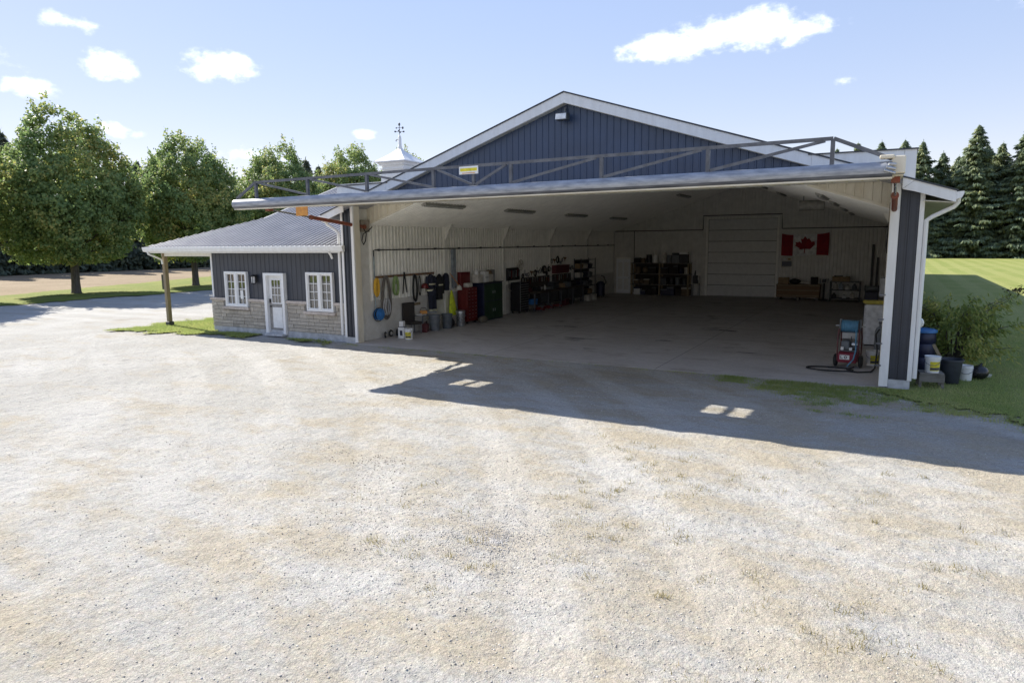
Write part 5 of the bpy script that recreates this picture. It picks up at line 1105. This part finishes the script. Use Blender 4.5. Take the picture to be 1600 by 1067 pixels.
#PART4
# ------------------------------------------------------------------ vegetation
def quads(c, n, up, sx, sy):
    """leaf quads: centres c, normals n, long axis up"""
    n = n/np.linalg.norm(n, axis=1, keepdims=True); a = np.cross(n, up); a /= (np.linalg.norm(a, axis=1, keepdims=True)+1e-9); b = np.cross(a, n)
    a = a*sx[:, None]; b = b*sy[:, None]
    v = np.stack([c-b, c+a*.8+b*.1, c+b, c-a*.8+b*.1], 1).reshape(-1, 3); f = np.arange(len(c)*4).reshape(-1, 4)
    return v, f
def maple_mesh(seed, H_=13.2, R_=4.6, z0=1.9, nclump=1350, per=52):
    r = np.random.default_rng(seed)
    C = []; 
    while len(C) < nclump:
        p = r.uniform(-1, 1, 3); zf = (p[2]+1)/2
        rad = (math.sin(math.pi*min(1, .10+zf*.86)**.82))**.72*(1.0 if zf < .55 else 1-.20*(zf-.55)/.45)
        d = math.hypot(p[0], p[1]); ang = math.atan2(p[1], p[0])
        rad *= 1+.055*math.sin(3*ang+seed+zf*5)+.05*math.sin(7*ang+zf*9+seed*2)
        if d > rad or d < rad*.62 and r.random() < .80: continue
        C.append((p[0]*R_, p[1]*R_, z0+.35+zf*(H_-z0-.8)))
    C = np.array(C); cen = np.array([0, 0, z0+(H_-z0)*.42])
    cr = r.uniform(.30, .66, len(C))
    pts = []; nor = []
    for i in range(len(C)):
        m = int(per*(cr[i]/.48)**2); q = r.normal(0, 1, (m, 3)); q /= np.linalg.norm(q, axis=1, keepdims=True); q *= (r.random(m)**.45)[:, None]*cr[i]; q[:, 2] *= .72
        pts.append(C[i]+q); o = (C[i]-cen); o /= np.linalg.norm(o); nor.append(q*.9/cr[i]+o*.5+r.normal(0, .55, (m, 3)))
    # wispy upright shoots on the top and flanks
    for k in range(260):
        i = r.integers(len(C)); 
        if C[i][2] < z0+3: continue
        m = 16; t = r.random(m); d = (C[i]-cen); d[2] = abs(d[2])+2.5; d /= np.linalg.norm(d)
        pts.append(C[i]+d*(cr[i]*.7+t*r.uniform(.5, 1.1))[:, None]+r.normal(0, .07, (m, 3))); nor.append(r.normal(0, 1, (m, 3)))
    c = np.concatenate(pts); n = np.concatenate(nor); n[:, 2] += .25
    s = r.uniform(.07, .115, len(c)); up = r.normal(0, 1, (len(c), 3))
    v, f = quads(c, n, up, s, s*1.05)
    return v, f, C
def trunk_b(H_, r_, C, seed, lean=0):
    r = random.Random(seed); b = B()
    b.tube([(0, 0, -.1), (0, 0, .12), (.02, 0, .7), (.05, .03, 2.2), (.0, .05, H_*.45), (.05, 0, H_*.75)], [r_*1.5, r_*1.15, r_, r_*.88, r_*.5, r_*.15], 12)
    if C is not None:
        for i in r.sample(range(len(C)), 26):
            e = Vector(C[i]); s = Vector((.02, .03, max(1.9, e.z*.5))); m = s.lerp(e, .5)+Vector((0, 0, .4)); b.tube([s, m, e], [r_*.32, r_*.2, r_*.06], 6)
    return b
MAP = []
for sd in (3, 8):
    v, f, C = maple_mesh(sd); MAP.append((np_mesh('maple_crown', v, f, leaf_maple, False), C))
def maple(x, y, var, s, rz, label, sz=1.0):
    t = thing('maple_tree', label, 'tree', (x, y, 0), rz, 'maples along the driveway'); t.scale = (s, s, s*sz)
    me, C = MAP[var]
    o = bpy.data.objects.new('crown', me); COL.objects.link(o); o.parent = t
    trunk_b(13, .27, C, var+1).build('trunk', bark, t, smooth=True)
maple(-36.3, 10.3, 0, 1.06, .4, 'biggest rounded maple at the far left of the photo', .97)
maple(-36.0, 19.9, 1, .96, 1.9, 'rounded maple second from the left beside the porch post', 1.02)
maple(-36.0, 29.6, 0, .95, 3.3, 'maple third from the left, seen over the annex roof', 1.06)
maple(-36.0, 39.6, 1, .97, 4.6, 'maple fourth from the left, just left of the cupola', 1.11)
maple(-36.2, .4, 1, 1.0, 5.2, 'maple beyond the left edge whose shadow falls on the driveway', 1.0)
maple(-36.0, 49.6, 0, .95, .9, 'maple whose top shows right behind the cupola', 1.16)

def spruce_mesh(seed, H_=22.0, R_=3.9, z0=1.2, levels=46, dens=1.0):
    r = np.random.default_rng(seed); c = []; n = []; up = []; sx = []; sy = []
    for i in range(levels):
        fz = i/(levels-1); z = z0+(H_-z0)*fz**.93; L_ = R_*(1-fz)**.72*(.62+.5*r.random())+.18
        nb = int((7+4*(1-fz))*dens)
        for k in range(nb):
            a = r.uniform(0, 6.283); l = L_*r.uniform(.65, 1.12); m = max(4, int(l*8))
            t = np.sqrt((np.arange(m)+.5)/m); droop = -.30*l*t**1.3+.14*l*t**3
            px = np.cos(a)*l*t; py = np.sin(a)*l*t; sp = (.16+.22*l*.4*(1-t*.65))
            for s in (-1, 0, 1):
                j = r.normal(0, .06, (m, 3)); c.append(np.stack([px-np.sin(a)*s*sp, py+np.cos(a)*s*sp, z+droop-.06*abs(s)-.05*r.random(m)], 1)+j)
                n.append(np.stack([np.cos(a)*.5+0*t-np.sin(a)*s*.4, np.sin(a)*.5+0*t+np.cos(a)*s*.4, .75+0*t], 1)+r.normal(0, .35, (m, 3)))
                up.append(np.stack([np.cos(a+s*.6)+0*t, np.sin(a+s*.6)+0*t, -.35+0*t], 1)); w = r.uniform(.09, .18, m); sx.append(w); sy.append(w*r.uniform(1.8, 3.0, m))
    tip = np.array([[0, 0, H_-.2+.25*q] for q in range(4)]); c.append(tip); n.append(r.normal(0, 1, (4, 3))); up.append(np.tile([0, 0, 1.], (4, 1))); sx.append(np.full(4, .07)); sy.append(np.full(4, .3))
    return quads(np.concatenate(c), np.concatenate(n), np.concatenate(up), np.concatenate(sx), np.concatenate(sy))
SPR = []
for sd in (4, 9, 15):
    v, f = spruce_mesh(sd, H_=20.5, R_=6.0, levels=50, dens=1.45); SPR.append(np_mesh('spruce_crown', v, f, leaf_spruce, False))
CED = []
for sd in (5, 12):
    v, f = spruce_mesh(sd, 14.5, 3.2, .2, 36, 1.1); CED.append(np_mesh('cedar_crown', v, f, leaf_dark, False))
TB = trunk_b(21, .22, None, 3); tb_me = None
def conifer(kind, x, y, me, s, rz, label, group, sxy=1.0):
    global tb_me
    t = thing(kind, label, 'tree', (x, y, 0), rz, group); q_ = sxy*random.uniform(.92, 1.12); t.scale = (s*q_, s*q_, s); t.rotation_euler = (random.uniform(-.03, .03), random.uniform(-.03, .03), rz)
    o = bpy.data.objects.new('crown', me); COL.objects.link(o); o.parent = t
    if tb_me is None:
        k = TB.build('trunk', bark, t, smooth=True); tb_me = k.data
    else:
        k = bpy.data.objects.new('trunk', tb_me); COL.objects.link(k); k.parent = t
    if kind != 'spruce_tree': k.scale = (1, 1, .62)
random.seed(3)
place = [(19.3, 121.5, 1.03), (22.6, 123.5, .95), (27.2, 122, 1.05), (31.0, 125, 1.0), (33.6, 121.5, 1.02), (36.6, 124, 1.0), (39.5, 122, 1.03), (44.2, 124.5, .95), (16.6, 124.5, .99), (25.0, 127.5, .9), (29.2, 128.5, .95), (36, 129, .97)]
lab = ('spruce with its left side behind the hangar corner', 'shorter spruce in the gap right of the hangar corner', 'broad tall spruce in the middle of the right tree row', 'spruce right of the broad tall one in the right row', 'slim spruce near the right edge of the photo', 'spruce at the right edge of the photo', 'spruce just past the right edge of the photo', 'last spruce of the right row outside the photo', 'spruce mostly hidden behind the right hangar eave', 'spruce filling the second rank behind the shorter spruce', 'second-rank spruce behind the broad tall one', 'second-rank spruce behind the right edge pair')
for k, (x, y, s) in enumerate(place): conifer('spruce_tree', x, y, SPR[k % 3], s*random.uniform(.90, 1.0), random.uniform(0, 6), lab[k], 'spruces along the right lawn', .98)
for k, (x, y, s) in enumerate(((9.5, 122, .98), (5.3, 123, .95), (13.2, 125, .99))): conifer('spruce_tree', x, y, SPR[k % 3], s, random.uniform(0, 6), ('spruce whose tip shows above the middle of the right header', 'spruce whose tip shows left along the right header', 'spruce whose tip shows above the right end of the header')[k], 'spruces along the right lawn')
NTH = ['first', 'second', 'third', 'fourth', 'fifth', 'sixth', 'seventh', 'eighth', 'ninth', 'tenth', 'eleventh', 'twelfth', 'thirteenth', 'fourteenth', 'fifteenth', 'sixteenth', 'seventeenth', 'eighteenth', 'nineteenth', 'twentieth'] + ['twenty-'+w_ for w_ in ('first', 'second', 'third', 'fourth', 'fifth', 'sixth', 'seventh', 'eighth', 'ninth')]
k = 0
for y in np.arange(-8, 118, 4.4):
    s = random.uniform(.95, 1.32); x = -80+random.uniform(-2, 2)-.03*y
    conifer('cedar_tree', x, y, CED[k % 2], s, random.uniform(0, 6), '%s dark conifer of the left windbreak, counted from the left' % NTH[k], 'conifers of the left windbreak', 1.15); k += 1
def mass(name, x0, x1, y0, y1, h, n, m, sz=.2, seed=1):
    r = np.random.default_rng(seed); c = np.stack([r.uniform(x0, x1, n), r.uniform(y0, y1, n), np.zeros(n)], 1)
    top = h*(.55+.75*fbm(c[:, 0], c[:, 1], .25, 3, seed)); c[:, 2] = top*r.random(n)**.7
    s = r.uniform(.6, 1.3, n)*sz; v, f = quads(c, r.normal(0, 1, (n, 3))+np.array([0, 0, .3]), r.normal(0, 1, (n, 3)), s, s*1.3)
    return np_mesh(name, v, f, m)
o = stuff(mass('understorey', -83, -78, -25, 125, 3.8, 34000, leaf_dark, .26, 2)); tag(o, 'dark unbroken undergrowth along the foot of the left windbreak', 'undergrowth')
o = stuff(mass('understorey', 3, 70, 120, 123.5, 1.2, 9000, leaf_dark, .22, 6)); tag(o, 'low dark growth along the foot of the right spruces', 'undergrowth')

# shrub by the hangar corner
def shrub(x, y, me_seed):
    t = thing('ornamental_shrub', 'spreading yellow-green shrub in shade beside the hangar wall', 'shrub', (x, y, 0)); r = np.random.default_rng(me_seed)
    b = B(); tips = []
    for k in range(46):
        a = r.uniform(0, 6.283); rad = r.uniform(.45, 1.5); h = r.uniform(.5, 1.85); e = Vector((math.cos(a)*rad*1.0+.1, math.sin(a)*rad, h)); m = Vector((e.x*.45, e.y*.45, h*.78)); b.tube([(0, 0, 0), m, e, e+Vector((math.cos(a)*.25, math.sin(a)*.25, -.12))], [.022, .013, .006, .003], 5); tips.append((m, e, a))
    b.build('stems', bark, t, smooth=True)
    pts = []; n = []; up = []
    for (m, e, a) in tips:
        k = 105; tt = r.random(k)*1.15; base = np.array(m)[None]*(1-tt)[:, None]+np.array(e)[None]*tt[:, None]; base += r.normal(0, .10, (k, 3)); base[:, 2] -= .10*np.abs(r.normal(0, 1, k))
        pts.append(base); n.append(r.normal(0, .6, (k, 3))+np.array([math.cos(a)*.4, math.sin(a)*.4, .7])); up.append(np.tile([math.cos(a), math.sin(a), -.9], (k, 1))+r.normal(0, .35, (k, 3)))
    c = np.concatenate(pts); s = r.uniform(.022, .042, len(c)); v, f = quads(c, np.concatenate(n), np.concatenate(up), s, s*2.4); np_mesh('leaves', v, f, leaf_shrub, t)
    for k, (a, h, rad) in enumerate(((.15, 2.02, 1.25), (.5, 2.05, 1.9))):
        e = Vector((math.cos(a)*rad, math.sin(a)*rad, h)); br = B().tube([(0, 0, .3), (e.x*.5, e.y*.5, h*.8), e, e+Vector((.25, .1, .03))], [.012, .008, .005, .003], 5).build('tall_shoot', bark, t)
        c = np.array(e)[None]+np.stack([r.uniform(-.28, .38, 60), r.normal(0, .08, 60), r.normal(0, .05, 60)], 1); s = r.uniform(.018, .032, 60); v, f = quads(c, r.normal(0, .5, (60, 3))+np.array([0, 0, .8]), r.normal(0, 1, (60, 3)), s, s*2.4); np_mesh('shoot_leaves', v, f, leaf_bronze, br)
shrub(17.3, 3.3, 4)

# grass blades, stones and litter (nobody could count these)
def blades(name, xy, h, w, m, zf, seed, label):
    r = np.random.default_rng(seed); n = len(xy); a = r.uniform(0, 6.283, n); z = zf(xy[:, 0], xy[:, 1]); hh = h*r.uniform(.5, 1.3, n); ww = w*r.uniform(.6, 1.3, n)
    d = np.stack([np.cos(a), np.sin(a)], 1); le = r.normal(0, .45, (n, 2))*hh[:, None]
    p0 = np.stack([xy[:, 0]-d[:, 0]*ww, xy[:, 1]-d[:, 1]*ww, z-.01], 1); p1 = np.stack([xy[:, 0]+d[:, 0]*ww, xy[:, 1]+d[:, 1]*ww, z-.01], 1); p2 = np.stack([xy[:, 0]+le[:, 0], xy[:, 1]+le[:, 1], z+hh], 1)
    o = np_mesh(name, np.stack([p0, p1, p2], 1).reshape(-1, 3), np.arange(3*n).reshape(-1, 3), m); stuff(o); return tag(o, label, 'grass')
r = np.random.default_rng(77)
xy = np.stack([r.uniform(14.6, 24, 120000), -7+19*r.random(120000)**1.15], 1); xy = xy[lawn_mask(xy[:, 0]+r.normal(0, .22, len(xy)), xy[:, 1]+r.normal(0, .22, len(xy))) & ((xy[:, 1] < -.2) | (xy[:, 0] > 16.4))]
blades('lawn_grass', xy, .055, .007, grassm, lawn_z, 1, 'short lawn grass growing right of the hangar corner')
xy = np.stack([r.uniform(-12.4, 0, 90000), r.uniform(-2.6, 4.2, 90000)], 1); xy = xy[patch_mask(xy[:, 0]+r.normal(0, .08, len(xy)), xy[:, 1]+r.normal(0, .08, len(xy))) & (xy[:, 1] < np.where(xy[:, 0] > -7.6, .2, 9))]
blades('annex_grass_blades', xy, .06, .007, grassm, lambda x, y: 0*x+.004, 2, 'thin grass along the foot of the office annex')
# scattered tufts at the floor edge and on the gravel
cen = []
for k in range(520): cen.append((r.uniform(11.0, 18.5), -.25-abs(r.normal(0, 1.0)), r.uniform(.04, .22), 1))
cen = [c for c in cen if fbm(np.array([c[0]]), np.array([c[1]]), .8, 3, 41)[0] > .47+.05*max(0, 14-c[0])]
xy = np.concatenate([np.stack([r.normal(c[0], c[2], 90), r.normal(c[1], c[2]*.6, 90)], 1) for c in cen]); xy = xy[xy[:, 1] < -.17]
blades('weedy_grass', xy, .05, .006, grassm, gz, 3, 'patchy weeds creeping over the gravel at the right floor edge')
cen = [(r.uniform(-1.5, 5.5) if k < 12 else r.uniform(-.2, 12), -.2-abs(r.normal(0, .12)), .09) for k in range(40)]
xy = np.concatenate([np.stack([r.normal(c[0], c[2], 40), r.normal(c[1], c[2]*.5, 40)], 1) for c in cen]); xy = xy[xy[:, 1] < -.17]
blades('edge_weeds', xy, .035, .005, grassm, gz, 4, 'sparse weeds along the concrete floor edge')
cen = [(r.uniform(9.5, 21), r.uniform(-12.5, -6.3), r.uniform(.03, .10)) for k in range(230)]
cen = [c for c in cen if fbm(np.array([c[0]]), np.array([c[1]]), .55, 3, 51)[0] > .50]
xy = np.concatenate([np.stack([r.normal(c[0], c[2], 26), r.normal(c[1], c[2], 26)], 1) for c in cen])
blades('dry_tufts', xy, .06, .004, drygrass, gz, 5, 'dry yellowish grass tufts scattered over the sunlit gravel')

def stones(name, n, cx, cy, scale, smin, smax, m, seed, label, clump=False, lo=None):
    r = np.random.default_rng(seed); rad = r.exponential(scale, n*2); a = r.uniform(0, 6.283, n*2)
    x = cx+rad*np.cos(a); y = cy+rad*np.sin(a)
    ok = (y < -.2) & (y > -14.8) & (x > -14) & (x < 21); ok &= ~lawn_mask(x, y)
    if clump: ok &= fbm(x, y*1.4, .6, 5, seed) > .60
    x, y = x[ok][:n], y[ok][:n]; n = len(x)
    s = smin+(smax-smin)*r.random(n)**3.2; z = gz(x, y)+s*.15
    base = np.array([[1, 0, 0], [0, 1, 0], [-1, 0, 0], [0, -1, 0], [0, 0, .75], [0, 0, -.6]], float)
    q = base[None]*s[:, None, None]*r.uniform(.65, 1.35, (n, 6, 1)); th = r.uniform(0, 6.283, n); c, sn = np.cos(th), np.sin(th)
    qx = q[..., 0]*c[:, None]-q[..., 1]*sn[:, None]; qy = q[..., 0]*sn[:, None]+q[..., 1]*c[:, None]
    v = np.stack([qx+x[:, None], qy+y[:, None], q[..., 2]+z[:, None]], -1).reshape(-1, 3)
    f = np.array([[0, 1, 4], [1, 2, 4], [2, 3, 4], [3, 0, 4], [1, 0, 5], [2, 1, 5], [3, 2, 5], [0, 3, 5]])[None]+6*np.arange(n)[:, None, None]
    o = np_mesh(name, v, f.reshape(-1, 3), m); stuff(o); return tag(o, label, 'gravel')
stone_m = mat('loose_stone', (.50, .485, .46), .9, col2=(.40, .37, .335), scale=3, island=.38)
clod_m = mat('dark_clod', (.17, .145, .115), .95, col2=(.11, .095, .08), scale=8, island=.3)
stones('loose_stones', 42000, 12.0, -11.0, 6.5, .003, .012, stone_m, 61, 'loose pale stones scattered over the gravel yard')
stones('dark_clods', 7000, 9, -9, 7, .002, .013, clod_m, 62, 'dark clods of dirt clustered on the gravel yard', True)
